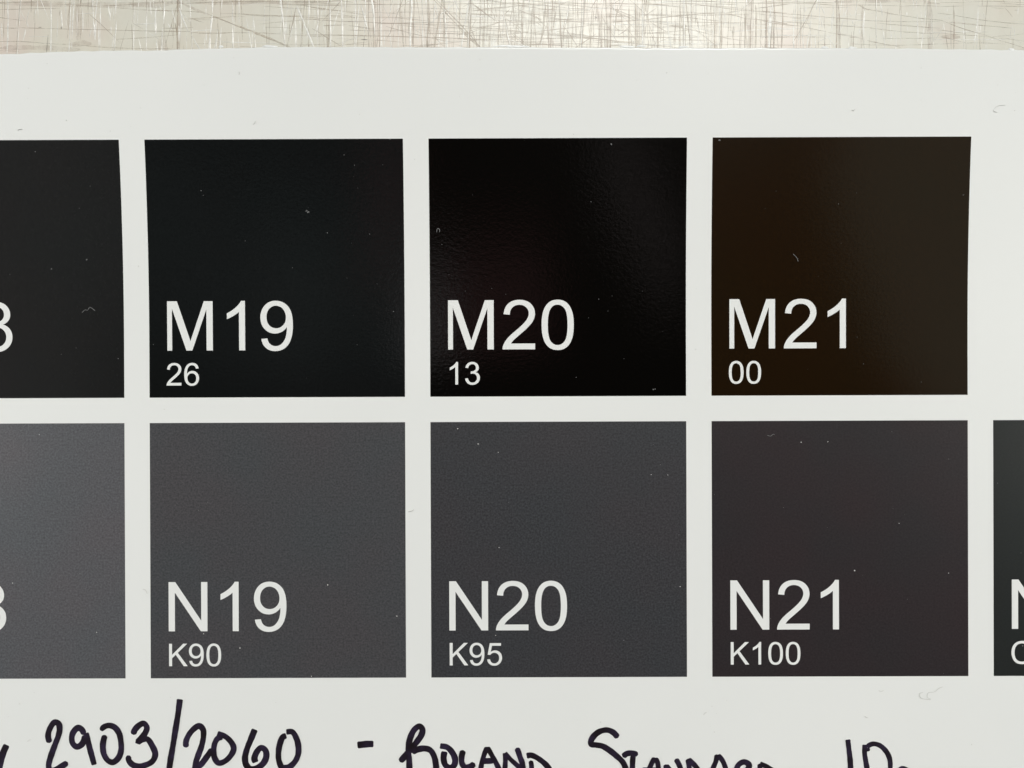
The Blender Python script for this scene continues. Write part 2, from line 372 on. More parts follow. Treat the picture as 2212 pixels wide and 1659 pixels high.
('d', -64.16, 131.81, -57.37, 132.14, 0.11),
('d', 80.11, 131.38, 80.33, 125.72, 0.157),
('p', -61.45, 134.33, -61.51, 130.14, 0.283),
('d', 26.11, 127.7, 29.6, 122.53, 0.126),
('p', 27.54, 131.63, 26.42, 127.07, 0.22),
('p', 50.52, 129.63, 51.06, 124.6, 0.189),
('d', 25.57, 131.32, 25.94, 124.71, 0.11),
('p', -52.26, 127.58, -52.39, 122.54, 0.189),
('b', -13.34, 132.76, -10.19, 132.27, 0.472),
('p', -69.05, 131.44, -69.15, 125.92, 0.157),
('g', 52.18, 129.78, 53.11, 125.53, 0.252),
('p', -25.91, 128.09, -26.06, 121.51, 0.11),
('p', -26.53, 129.2, -27.34, 124.63, 0.22),
('p', -61.89, 126.36, -62.4, 120.93, 0.157),
('p', -52.33, 127.58, -52.45, 122.62, 0.189),
('g', 55.78, 125.52, 61.75, 124.39, 0.126),
('g', 27.38, 131.63, 26.42, 126.28, 0.157),
('p', -46.57, 127.4, -46.59, 122.01, 0.157),
('p', -38.5, 132.4, -38.52, 128.15, 0.252),
('d', 35.34, 129.86, 41.63, 128.57, 0.11),
('g', -24.63, 131.71, -19.4, 130.74, 0.157),
('p', -53.67, 130.11, -53.61, 126.17, 0.283),
('p', -57.01, 125.4, -55.77, 120.75, 0.189),
('p', 107.59, 130.29, 107.07, 125.92, 0.225),
('d', -38.71, 134.43, -38.52, 128.15, 0.11),
('p', -28.52, 126.53, -28.16, 122.4, 0.252),
('p', 97.4, 131.93, 96.91, 127.54, 0.22),
('p', -64.39, 132.52, -64.41, 127.79, 0.189),
('g', 16.5, 126.01, 20.78, 122.65, 0.142),
('g', -32.52, 131.59, -25.9, 131.16, 0.094),
('d', 77.5, 126.37, 77.48, 121.24, 0.157),
('d', 34.61, 128.29, 40.31, 128.5, 0.126),
('d', -34.11, 126.4, -29.07, 126.14, 0.157),
('p', 1.15, 132.22, 0.82, 127.97, 0.22),
('p', -53.54, 125.07, -52.94, 120.85, 0.22),
('p', -51.91, 132.46, -52.09, 128.21, 0.22),
('d', 85.75, 124.36, 90.93, 123.32, 0.142),
('d', -14.28, 134.42, -14.31, 128.04, 0.094),
('g', 74.67, 126.69, 74.08, 121.83, 0.157),
('b', 39.75, 132.43, 43.84, 131.87, 0.22),
('g', -46.42, 124.41, -40.12, 124.3, 0.094),
('p', -65.83, 128.9, -65.61, 125.28, 0.283),
('p', 104.5, 130.53, 104.6, 124.13, 0.09),
('d', 80.33, 125.57, 80.65, 120.49, 0.142),
('p', -68.03, 131.12, -67.97, 126.71, 0.189),
('g', -75.4, 124.53, -70.03, 124.35, 0.126),
('g', 110.1, 125.01, 116.4, 125.54, 0.09),
('g', 83.89, 133.7, 83.56, 128.38, 0.126),
('d', 8.0, 127.47, 9.72, 122.46, 0.126),
('d', 76.16, 126.37, 76.29, 120.24, 0.094),
('d', 97.55, 131.3, 97.14, 125.65, 0.11),
('d', -58.01, 134.18, -58.1, 128.55, 0.11),
('p', 44.45, 125.26, 44.05, 120.59, 0.157),
('d', 44.61, 126.36, 44.6, 121.13, 0.126),
('d', 92.45, 131.33, 92.43, 124.73, 0.079),
('p', -65.35, 129.06, -65.53, 125.12, 0.22),
('d', 35.32, 125.45, 40.52, 125.2, 0.126),
('d', 57.37, 129.99, 62.08, 128.72, 0.142),
('g', 110.66, 124.78, 116.4, 124.08, 0.101),
('d', 99.33, 126.4, 105.05, 125.59, 0.101),
('d', 72.71, 127.17, 77.73, 126.13, 0.126),
('d', -40.75, 134.58, -40.88, 129.1, 0.11),
('p', -72.85, 129.88, -73.11, 124.84, 0.126),
('g', 107.86, 125.58, 112.9, 123.87, 0.112),
('p', -6.96, 133.86, -8.0, 128.96, 0.126),
('g', -32.22, 127.49, -25.91, 127.15, 0.079),
('p', 77.88, 125.56, 80.35, 121.83, 0.157),
('d', 8.65, 131.87, 12.89, 128.7, 0.11),
('p', -72.29, 131.14, -71.94, 127.67, 0.252),
('d', 34.59, 123.49, 40.29, 123.7, 0.094),
('g', -13.35, 131.5, -11.95, 125.98, 0.094),
('p', -34.57, 130.02, -34.27, 126.56, 0.252),
('p', -16.31, 133.27, -16.51, 129.62, 0.22),
('g', 58.15, 129.91, 61.77, 130.37, 0.22),
('k', -74.74, 126.22, -75.24, 120.17, 0.079),
('d', 67.11, 127.67, 66.81, 122.57, 0.11),
('p', 14.31, 131.06, 13.66, 126.34, 0.126),
('d', 62.01, 129.58, 61.83, 124.86, 0.126),
('d', -80.43, 127.63, -75.38, 127.4, 0.11),
('p', 90.4, 129.92, 90.31, 125.21, 0.126),
('p', -50.49, 131.51, -49.72, 128.04, 0.22),
('p', 78.52, 124.79, 78.74, 121.0, 0.189),
('p', -51.77, 131.99, -52.1, 128.21, 0.189),
('p', -37.51, 125.94, -37.2, 121.39, 0.126),
('g', 107.69, 125.47, 107.76, 121.44, 0.157),
('d', 12.5, 133.46, 12.1, 128.71, 0.11),
('p', 78.92, 129.66, 78.83, 126.05, 0.189),
('d', -20.77, 127.75, -16.04, 127.89, 0.11),
('p', -20.53, 132.32, -21.65, 128.39, 0.142),
('g', -27.25, 126.52, -28.08, 122.74, 0.157),
('p', -53.52, 125.07, -53.03, 121.85, 0.22),
('g', -18.4, 130.26, -13.99, 129.06, 0.11),
('g', 16.36, 131.36, 15.72, 127.59, 0.157),
('d', 100.02, 131.74, 105.07, 131.67, 0.09),
('d', 83.0, 125.24, 82.99, 121.42, 0.157),
('p', 71.78, 131.11, 71.68, 126.86, 0.126),
('d', -68.06, 134.88, -68.42, 131.43, 0.189),
('d', 32.89, 131.13, 33.5, 126.25, 0.094),
('p', -53.82, 129.16, -53.67, 126.17, 0.252),
('d', 112.68, 123.98, 116.91, 122.56, 0.112),
('p', -62.89, 132.04, -62.51, 128.89, 0.22),
('d', -55.48, 134.01, -55.46, 129.17, 0.094),
('p', 95.51, 133.93, 95.35, 130.53, 0.189),
('g', 114.25, 124.99, 114.13, 120.97, 0.135),
('p', -49.09, 127.88, -49.1, 124.73, 0.22),
('g', 47.46, 130.91, 47.45, 127.76, 0.22),
('p', -40.39, 134.21, -40.8, 130.84, 0.189),
('p', -48.59, 134.16, -48.6, 131.03, 0.22),
('g', -9.57, 130.22, -5.48, 129.89, 0.126),
('g', -38.53, 126.5, -34.43, 126.4, 0.126),
('d', -24.38, 134.32, -24.64, 129.98, 0.11),
('p', 83.8, 132.0, 83.48, 128.7, 0.189),
('d', 101.01, 125.95, 101.65, 121.72, 0.112),
('g', 40.21, 128.11, 37.06, 125.6, 0.126),
('g', 20.92, 129.45, 23.12, 127.08, 0.189),
('d', 19.64, 123.87, 23.58, 123.86, 0.126),
('p', -53.95, 134.81, -54.14, 131.37, 0.157),
('p', -50.43, 131.35, -49.81, 128.52, 0.22),
('p', 88.28, 131.98, 88.75, 129.14, 0.22),
('p', 69.1, 131.44, 68.93, 127.66, 0.126),
('g', 84.04, 131.37, 86.08, 130.26, 0.315),
('b', 108.43, 133.29, 108.21, 131.08, 0.337),
('g', 99.89, 125.73, 103.93, 125.37, 0.101),
('g', 14.78, 129.48, 15.55, 126.33, 0.157),
('g', 42.89, 128.09, 44.14, 125.1, 0.157),
('d', 22.82, 131.65, 22.33, 127.87, 0.11),
('d', 100.01, 130.95, 104.5, 131.04, 0.079),
('p', -21.65, 128.39, -22.77, 125.24, 0.142),
('g', -84.24, 123.16, -80.45, 122.98, 0.11),
('d', -84.22, 127.65, -80.43, 127.55, 0.11),
('g', 99.45, 129.66, 102.59, 129.31, 0.157),
('g', 36.35, 129.38, 36.18, 125.61, 0.11),
('p', -57.88, 131.7, -58.02, 128.55, 0.157),
('p', -23.86, 127.61, -23.95, 124.3, 0.142),
('d', -49.72, 127.88, -49.26, 124.42, 0.126),
('d', 43.2, 128.25, 46.34, 126.35, 0.11),
('p', 81.04, 128.39, 80.25, 125.72, 0.189),
('g', 12.74, 131.69, 13.36, 128.7, 0.157),
('g', 42.44, 127.47, 42.22, 125.42, 0.315),
('d', 86.07, 134.12, 85.29, 131.05, 0.126),
('p', -79.17, 127.39, -79.74, 124.87, 0.189),
('p', -78.44, 131.17, -79.01, 128.65, 0.189),
('g', -23.86, 127.77, -22.93, 124.3, 0.094),
('d', 42.1, 129.28, 44.47, 130.92, 0.142),
('g', 83.4, 128.07, 83.08, 125.24, 0.142),
('g', 39.33, 127.01, 36.96, 125.6, 0.142),
('g', 8.39, 132.03, 10.47, 130.44, 0.157),
('g', 107.3, 128.84, 107.24, 125.47, 0.09),
('d', 50.75, 127.12, 51.14, 124.6, 0.157),
('d', 46.44, 131.54, 46.67, 128.55, 0.11),
('p', 106.96, 125.92, 106.73, 123.79, 0.202),
('p', 68.0, 129.55, 67.52, 127.2, 0.157),
('g', 77.35, 129.2, 77.42, 126.37, 0.11),
('g', 102.58, 124.42, 105.61, 123.68, 0.09),
('p', -55.19, 126.65, -52.98, 125.22, 0.126),
('p', 104.74, 125.37, 104.5, 122.6, 0.112),
('g', -13.99, 127.41, -11.0, 126.92, 0.094),
('p', -66.71, 125.6, -66.15, 127.64, 0.189),
('p', 81.99, 131.06, 81.44, 129.18, 0.22),
('p', -48.29, 130.24, -46.72, 128.19, 0.126),
('d', -49.81, 128.52, -49.43, 126.15, 0.142),
('d', -40.88, 129.1, -38.52, 128.15, 0.126),
('g', 4.77, 130.31, 6.49, 128.57, 0.126),
('p', 51.71, 130.89, 52.33, 128.84, 0.157),
('d', -66.2, 133.91, -66.21, 130.95, 0.079),
('p', 72.55, 126.07, 72.38, 124.19, 0.189),
('p', 73.5, 129.53, 73.42, 127.8, 0.22),
('g', 15.89, 130.89, 14.31, 129.48, 0.142),
('p', 76.81, 131.09, 77.43, 129.51, 0.22),
('p', -62.34, 131.41, -62.67, 129.2, 0.126),
('d', 35.32, 123.65, 37.68, 123.71, 0.11),
('p', 100.57, 127.86, 100.9, 125.95, 0.157),
('d', 98.77, 128.43, 101.13, 127.97, 0.101),
('p', 109.09, 124.67, 109.18, 122.14, 0.09),
('p', 90.62, 125.99, 90.3, 124.11, 0.157),
('p', -53.51, 131.68, -53.75, 130.11, 0.22),
('g', 110.0, 130.73, 112.47, 130.5, 0.09),
('p', 76.8, 128.57, 76.95, 127.0, 0.22),
('p', 93.46, 127.71, 93.69, 125.51, 0.11),
('d', 100.34, 124.94, 102.58, 124.48, 0.101),
('g', -58.17, 128.47, -56.13, 127.28, 0.094),
('p', -51.3, 128.44, -50.51, 127.02, 0.189),
('d', 112.58, 130.72, 114.15, 128.8, 0.079),
('p', 72.4, 131.11, 72.87, 129.22, 0.126),
('p', 45.26, 130.6, 45.41, 128.87, 0.157),
('p', 84.89, 127.9, 84.89, 126.33, 0.189),
('p', -51.23, 128.36, -50.45, 127.02, 0.189),
('d', -77.42, 131.32, -77.51, 128.64, 0.063),
('p', 114.59, 126.67, 114.47, 124.99, 0.157),
('p', -80.02, 130.86, -79.32, 129.12, 0.126),
('p', 74.75, 128.42, 74.67, 127.01, 0.22),
('g', 35.96, 127.65, 37.37, 126.39, 0.11),
('p', 74.92, 130.15, 74.75, 128.58, 0.157),
('p', -53.57, 130.89, -53.82, 129.48, 0.189),
('g', -2.81, 126.89, -1.24, 125.93, 0.11),
('d', 44.92, 124.31, 46.81, 124.93, 0.094),
('p', 73.66, 131.1, 73.58, 130.0, 0.283),
('p', 73.97, 128.11, 74.67, 126.85, 0.157),
('p', -77.1, 131.47, -77.27, 129.9, 0.126),
('p', -62.44, 127.78, -62.37, 126.37, 0.157),
('p', 107.97, 127.71, 107.86, 125.91, 0.09),
('d', 70.98, 128.79, 72.71, 128.71, 0.094),
('p', 115.33, 130.59, 115.16, 129.36, 0.18),
('d', -36.16, 126.96, -34.74, 126.84, 0.126),
('k', -13.37, 125.04, -11.96, 124.93, 0.126),
('p', 108.48, 129.84, 108.65, 128.61, 0.157),
('g', 90.93, 123.32, 92.34, 123.0, 0.11),
('d', -34.43, 126.4, -33.33, 125.92, 0.157),
('p', 114.14, 127.46, 114.14, 125.89, 0.09),
('p', -79.01, 128.8, -78.62, 127.7, 0.157),
('d', 115.61, 132.47, 115.61, 130.93, 0.09),
('d', 50.45, 131.71, 51.71, 131.67, 0.126),
('p', 84.26, 126.65, 84.26, 125.71, 0.22),
('d', 21.07, 128.19, 22.01, 127.56, 0.142),
('p', 104.55, 126.27, 104.54, 125.26, 0.157),
('d', -20.71, 127.75, -19.42, 127.75, 0.094),
('p', 93.54, 129.91, 93.46, 129.12, 0.22),
('p', 82.3, 129.96, 82.62, 129.17, 0.189),
('d', 82.29, 125.01, 83.39, 125.0, 0.11),
('d', -72.44, 131.14, -72.53, 129.88, 0.079),
('p', 53.1, 124.75, 53.42, 123.96, 0.157),
('p', 82.85, 128.23, 83.01, 127.6, 0.189),
('p', -52.88, 131.68, -52.56, 131.05, 0.157),
('p', 101.36, 130.55, 101.36, 129.87, 0.157),
('p', -58.55, 132.02, -58.51, 131.39, 0.157),
('p', 101.02, 129.09, 101.02, 128.53, 0.157),
('d', 114.49, 130.15, 115.27, 130.15, 0.079),
('k', -76.64, 127.66, -76.01, 127.69, 0.094),
('k', -72.14, 127.83, -72.15, 127.28, 0.11),
('k', 32.54, 129.24, 32.82, 129.05, 0.22),
('p', 101.75, 128.97, 101.75, 128.52, 0.112)]
EDGE = [(-125.47, 120.03), (-96.29, 120.59), (-81.7, 120.98), (-70.95, 121.35), (-60.16, 121.58), (-52.54, 121.57), (-43.31, 121.84), (-32.57, 122.06), (-18.55, 122.09), (-3.99, 122.02), (15.44, 121.94), (39.73, 121.77), (64.04, 121.68), (89.93, 121.5), (101.03, 121.35), (114.29, 121.17), (137.11, 120.8), (171.29, 120.13)]
BURRS = [[(-39.84, 122.17), (-39.22, 122.4), (-39.0, 122.11)], [(-31.55, 122.23), (-30.7, 122.41), (-29.47, 122.29), (-28.55, 122.25)], [(12.49, 122.07), (14.33, 122.3), (16.48, 122.21), (19.56, 122.14)], [(36.72, 122.08), (37.94, 122.14), (39.79, 122.02)], [(39.95, 121.99), (40.71, 122.22), (41.94, 122.04)], [(48.1, 121.87), (48.71, 122.02), (50.1, 121.93)], [(75.36, 121.7), (76.04, 121.88), (76.82, 121.7)], [(80.67, 121.66), (81.13, 121.77), (82.21, 121.65)], [(111.29, 121.29), (111.72, 121.4), (112.39, 121.31)]]
FIBRES = [
('pale grey hooked hair on the white margin above the right end of the top row', 'g', 0.1, [(111.24, 110.84), (109.9, 110.7), (109.24, 110.24), (109.09, 109.68), (109.75, 109.51)]),
('curly grey hair on the white margin below the K100 patch', 'g', 0.109, [(96.08, -3.15), (95.44, -3.36), (95.56, -4.14), (96.46, -4.48), (97.55, -4.48), (96.89, -4.09), (97.07, -3.24), (98.28, -3.03), (99.18, -2.34), (99.94, -2.04)]),
('short dark hair with a bent foot above the M19 patch', 'g', 0.129, [(-33.37, 108.37), (-33.48, 108.02), (-33.81, 107.7)]),
('tiny curved hair on the margin above the left end of the M18 patch', 'g', 0.129, [(-79.31, 106.76), (-78.94, 106.99), (-78.4, 106.99)]),
('small bent grey hair high on the margin above the M19 patch', 'g', 0.109, [(-36.26, 117.43), (-36.05, 117.49), (-36.07, 117.14), (-36.28, 117.09)]),
('short grey hair on the margin above the M21 patch', 'g', 0.129, [(81.67, 109.96), (81.87, 110.01), (81.97, 109.84), (82.34, 110.27)]),
('faint wavy hair lying on the M18 patch', 'l', 0.109, [(-68.1, 71.61), (-67.41, 72.18), (-66.97, 72.11), (-66.55, 72.69), (-66.04, 72.45), (-65.46, 71.97)]),
('tiny pale zigzag hair lying on the M19 patch', 'l', 0.109, [(-24.07, 91.0), (-23.85, 91.38), (-23.66, 90.8), (-23.51, 91.17), (-23.35, 90.8)]),
('tiny arch shaped hair near the left edge of the M20 patch', 'l', 0.129, [(1.45, 87.0), (1.49, 87.55), (1.73, 87.75), (1.97, 87.51), (1.97, 87.0)]),
('pale curved hair in the middle of the M21 patch', 'l', 0.129, [(70.82, 82.54), (71.41, 81.98), (71.69, 81.57), (71.83, 81.08)]),
('small pale curl near the top of the N21 patch', 'l', 0.119, [(65.77, 47.18), (66.49, 47.04), (66.96, 47.4), (67.28, 47.24)]),
('short hair in the white gap between the N19 and N20 patches', 'g', 0.129, [(-4.46, 32.46), (-3.64, 32.65), (-3.27, 32.98)]),
('bent hair in the white gap left of the N19 lettering', 'g', 0.129, [(-56.44, 17.52), (-55.98, 17.39), (-55.68, 16.99), (-55.55, 16.59)]),
('short curved hair on the margin above the capital S and the word after it', 'g', 0.119, [(53.17, -7.47), (53.41, -7.08), (53.83, -6.93)]),
('smile shaped hair on the margin left of the curly hair', 'g', 0.1, [(87.37, -2.73), (87.85, -2.94), (88.39, -2.73)]),
('short slanted hair on the margin above the tall handwritten 1', 'g', 0.149, [(84.64, -7.76), (84.94, -7.98), (85.25, -8.1)]),
('tiny bent hair on the margin above the first handwritten 2', 'g', 0.109, [(-79.15, -12.31), (-78.97, -12.01), (-78.54, -11.95)])]
SPECKS = [('l', -44.33, 95.18, 0.104), ('l', -43.87, 94.32, 0.07), ('l', -16.4, 101.91, 0.104), ('l', -11.68, 86.71, 0.104), ('l', -26.8, 80.22, 0.07), ('l', -7.16, 71.63, 0.104), ('l', -14.44, 99.95, 0.07), ('l', -8.93, 100.0, 0.07), ('l', -10.32, 77.05, 0.07), ('l', -35.94, 85.49, 0.07), ('l', -19.91, 86.98, 0.104), ('l', -15.23, 85.0, 0.07), ('l', -7.41, 104.84, 0.104), ('l', -13.83, 95.6, 0.052), ('l', -16.14, 78.18, 0.052), ('l', -14.28, 65.17, 0.07), ('l', -54.13, 65.38, 0.07), ('l', 2.4, 84.66, 0.087), ('l', 31.44, 92.77, 0.087), ('l', 35.36, 103.71, 0.209), ('l', 28.52, 58.66, 0.07), ('l', 37.87, 62.27, 0.07), ('l', 35.58, 74.52, 0.07), ('l', 43.58, 56.21, 0.139), ('l', 43.92, 56.31, 0.104), ('l', 30.99, 70.24, 0.07), ('l', 41.47, 75.43, 0.07), ('l', 32.97, 73.91, 0.07), ('l', 12.06, 76.06, 0.07), ('l', 6.96, 75.56, 0.07), ('l', 34.77, 71.58, 0.07), ('l', 3.75, 78.79, 0.052), ('l', 45.68, 85.11, 0.052), ('l', 14.83, 74.94, 0.052), ('l', 45.52, 67.55, 0.052), ('l', 79.57, 92.18, 0.104), ('l', 103.75, 93.79, 0.104), ('l', 83.42, 66.3, 0.07), ('l', 84.62, 61.09, 0.087), ('l', 95.91, 57.51, 0.07), ('l', 56.28, 104.44, 0.209), ('l', 67.39, 94.68, 0.07), ('l', 83.05, 94.28, 0.052), ('l', 80.2, 84.6, 0.052), ('l', 73.77, 60.06, 0.052), ('l', 75.77, 78.17, 0.052), ('w', -76.59, 47.77, 0.101), ('l', -68.78, 20.57, 0.084), ('w', -81.97, 18.76, 0.101), ('w', -65.53, 9.04, 0.101), ('l', -66.95, 81.98, 0.171), ('l', -73.92, 80.21, 0.137), ('l', -61.05, 62.6, 0.103), ('l', -76.19, 102.74, 0.103), ('l', -65.83, 96.18, 0.068), ('l', -68.11, 91.91, 0.068), ('l', -82.08, 79.15, 0.068), ('l', -72.2, 63.53, 0.068), ('l', -69.29, 64.75, 0.068), ('w', -20.21, 18.2, 0.132), ('l', -43.63, 34.43, 0.082), ('l', -45.88, 48.55, 0.082), ('w', -37.48, 5.88, 0.132), ('w', -6.72, 12.06, 0.132), ('l', -5.32, 5.3, 0.082), ('w', -23.48, 0.33, 0.099), ('l', -40.39, 21.16, 0.082), ('l', -50.03, 33.89, 0.049), ('l', -48.68, 26.57, 0.066), ('l', -52.26, 22.92, 0.049), ('w', -44.56, 8.71, 0.099), ('l', -53.33, 42.05, 0.066), ('l', -35.33, 7.46, 0.082), ('w', 5.35, 48.67, 0.132), ('w', 9.29, 45.69, 0.132), ('w', 13.23, 44.03, 0.099), ('l', 43.6, 45.41, 0.082), ('l', 44.93, 41.49, 0.082), ('w', 43.12, 39.58, 0.099), ('w', 46.37, 39.51, 0.099), ('w', 12.61, 8.21, 0.099), ('l', 48.51, 27.81, 0.082), ('l', 37.64, 7.15, 0.082), ('w', 13.33, 25.42, 0.099), ('w', 48.71, 17.66, 0.099), ('l', 47.72, 17.6, 0.066), ('l', 40.6, 6.22, 0.049), ('l', 15.18, 34.24, 0.049), ('w', 72.44, 45.81, 0.132), ('w', 77.64, 45.89, 0.115), ('w', 91.5, 29.88, 0.099), ('w', 101.14, 20.14, 0.115), ('l', 101.2, 42.42, 0.082), ('l', 90.33, 32.78, 0.066), ('w', 82.8, 20.69, 0.132), ('l', 115.28, 24.04, 0.082), ('l', 110.71, 37.71, 0.082), ('w', 115.56, 5.87, 0.099), ('l', 55.47, 35.66, 0.066), ('l', 93.07, 15.06, 0.066), ('l', 90.14, 47.82, 0.066), ('l', 100.1, 0.55, 0.066), ('l', 66.35, 11.35, 0.066), ('l', 92.62, 31.58, 0.066), ('g', -76.73, 114.65, 0.091), ('g', -52.17, 116.43, 0.06), ('g', -42.97, 115.14, 0.076), ('g', -55.43, 110.9, 0.091), ('g', -69.84, 108.64, 0.121), ('g', -61.46, 106.58, 0.091), ('g', -72.84, 119.2, 0.091), ('g', -77.01, 112.7, 0.06), ('g', -48.8, 113.99, 0.06), ('g', -57.45, 107.44, 0.06), ('g', -37.06, 120.13, 0.06), ('g', -72.95, 112.26, 0.06), ('g', 10.06, 119.67, 0.091), ('g', 45.93, 117.1, 0.121), ('g', 28.05, 105.67, 0.091), ('g', 6.05, 112.82, 0.06), ('g', -13.24, 109.6, 0.091), ('g', -12.64, 106.69, 0.06), ('g', 40.17, 115.75, 0.06), ('g', 11.02, 122.19, 0.091), ('g', 30.5, 121.82, 0.076), ('g', 53.86, 116.91, 0.06), ('g', 94.71, 117.86, 0.091), ('g', 94.98, 111.85, 0.06), ('g', 113.13, 109.82, 0.091), ('g', 109.56, 114.65, 0.06), ('g', 90.94, 119.36, 0.06), ('g', 73.59, 114.43, 0.06), ('g', -77.84, -2.76, 0.091), ('g', -82.91, -7.46, 0.091), ('g', -80.69, -4.93, 0.121), ('g', -30.48, -4.82, 0.091), ('g', -51.12, -3.74, 0.091), ('g', -2.84, -2.0, 0.06), ('g', 1.83, -3.94, 0.06), ('g', 12.25, -5.64, 0.06), ('g', 33.06, -8.8, 0.121), ('g', 28.54, -8.37, 0.06), ('g', 54.86, -5.78, 0.076), ('g', 55.7, -7.23, 0.076), ('g', 55.39, -10.8, 0.121), ('g', 105.54, -13.4, 0.121), ('g', 57.04, -4.19, 0.06), ('g', 57.73, -4.64, 0.076), ('g', 54.49, -9.71, 0.06), ('g', -56.86, 80.68, 0.104), ('g', -2.82, 101.02, 0.07), ('g', -52.1, 52.69, 0.104), ('g', -2.79, 101.02, 0.07), ('g', 51.93, 64.06, 0.104), ('g', 52.01, 75.84, 0.07)]

rnd = random.Random(7)

# ------------------------------------------------------------------ materials
def mat_new(name):
    m = bpy.data.materials.new(name)
    m.use_nodes = True
    nt = m.node_tree
    b = nt.nodes["Principled BSDF"]
    return m, nt, b


def coords(nt, scale=(1, 1, 1)):
    """position on the object in millimetres"""
    tc = nt.nodes.new('ShaderNodeTexCoord')
    mp = nt.nodes.new('ShaderNodeMapping')
    mp.inputs['Scale'].default_value = [1000 * s for s in scale]
    nt.links.new(tc.outputs['Object'], mp.inputs['Vector'])
    return mp.outputs['Vector']


def noise(nt, vec, scale, detail=2.0, rough=0.5):
    n = nt.nodes.new('ShaderNodeTexNoise')
    n.inputs['Scale'].default_value = scale
    n.inputs['Detail'].default_value = detail
    n.inputs['Roughness'].default_value = rough
    nt.links.new(vec, n.inputs['Vector'])
    return n.outputs['Fac']


def ramp(nt, fac, stops):
    r = nt.nodes.new('ShaderNodeValToRGB')
    el = r.color_ramp.elements
    while len(el) < len(stops):
        el.new(0.5)
    for e, (p, c) in zip(el, stops):
        e.position = p
        e.color = (*c, 1) if len(c) == 3 else c
    nt.links.new(fac, r.inputs['Fac'])
    return r.outputs['Color']


def mix(nt, fac, a, b, mode='MIX'):
    m = nt.nodes.new('ShaderNodeMix')
    m.data_type = 'RGBA'
    m.blend_type = mode
    for sock, v in ((m.inputs[0], fac), (m.inputs[6], a), (m.inputs[7], b)):
        if isinstance(v, (int, float)):
            sock.default_value = v
        elif isinstance(v, tuple):
            sock.default_value = (*v, 1)
        else:
            nt.links.new(v, sock)
    return m.outputs[2]


def bump(nt, b, fac, dist_mm, strength=1.0):
    n = nt.nodes.new('ShaderNodeBump')
    n.inputs['Strength'].default_value = strength
    n.inputs['Distance'].default_value = dist_mm * MM
    nt.links.new(fac, n.inputs['Height'])
    nt.links.new(n.outputs['Normal'], b.inputs['Normal'])


def vinyl_material():
    m, nt, b = mat_new("white_vinyl")
    v = coords(nt)
    big = noise(nt, v, 0.02, 3)
    col = ramp(nt, big, [(0.3, (0.80, 0.81, 0.795)), (0.7, (0.82, 0.828, 0.812))])
    nt.links.new(col, b.inputs['Base Color'])
    b.inputs['Roughness'].default_value = 0.17
    bump(nt, b, noise(nt, v, 1.3, 3), 0.006)
    return m


def ink_material(name, col, grain, rough=0.2, bump_mm=0.006, tint=None):
    """printed ink: solid colour, halftone grain, slow hue drift painting in reflected colour casts"""
    m, nt, b = mat_new(name)
    v = coords(nt)
    fine = noise(nt, v, 2.7, 2.5, 0.6)
    lo = tuple(c * (1 - grain) for c in col)
    hi = tuple(c * (1 + grain) for c in col)
    c1 = ramp(nt, fine, [(0.30, lo), (0.70, hi)])
    slow = noise(nt, v, 0.05, 2)
    t = tint or (1.0, 1.0, 1.0)
    c2 = mix(nt, 1.0, c1, ramp(nt, slow, [(0.35, (0.96, 1.0, 1.02)), (0.65, (1.04 * t[0], 0.985 * t[1], 1.0 * t[2]))]), 'MULTIPLY')
    nt.links.new(c2, b.inputs['Base Color'])
    b.inputs['Roughness'].default_value = rough
    b.inputs['IOR'].default_value = 1.48
    coarse = noise(nt, v, 1.6, 3, 0.65)
    bump(nt, b, coarse, bump_mm)
    return m


def marker_material():
    m, nt, b = mat_new("marker_ink")
    v = coords(nt)
    s = noise(nt, v, 0.32, 3, 0.6)
    c = ramp(nt, s, [(0.32, (0.0075, 0.004, 0.005)), (0.48, (0.013, 0.008, 0.017)), (0.70, (0.030, 0.020, 0.050))])
    f = noise(nt, v, 3.0, 2)
    c = mix(nt, 0.5, c, ramp(nt, f, [(0.3, (0.6, 0.6, 0.6)), (0.7, (1.4, 1.4, 1.4))]), 'MULTIPLY')
    nt.links.new(c, b.inputs['Base Color'])
    b.inputs['Roughness'].default_value = 0.38
    bump(nt, b, f, 0.004)
    return m


def mat_surface_material():
    m, nt, b = mat_new("worn_cutting_plastic")
    v = coords(nt)
    v2 = coords(nt, (1.0, 0.25, 1.0))
    p = noise(nt, v, 0.045, 3)
    c = ramp(nt, p, [(0.30, (0.655, 0.585, 0.525)), (0.46, (0.66, 0.63, 0.55)), (0.62, (0.655, 0.645, 0.575)), (0.75, (0.645, 0.58, 0.515))])
    s = noise(nt, v2, 0.55, 4, 0.65)
    c = mix(nt, 0.5, c, ramp(nt, s, [(0.3, (0.94, 0.93, 0.915)), (0.55, (1.0, 1.0, 1.0)), (0.75, (1.06, 1.06, 1.06))]), 'MULTIPLY')
    nt.links.new(c, b.inputs['Base Color'])
    r = ramp(nt, noise(nt, v, 0.5, 4, 0.7), [(0.3, (0.27,) * 3), (0.7, (0.36,) * 3)])
    nt.links.new(r, b.inputs['Roughness'])
    b.inputs['Specular IOR Level'].default_value = 0.5
    bump(nt, b, noise(nt, v, 0.75, 5, 0.7), 0.015)
    return m


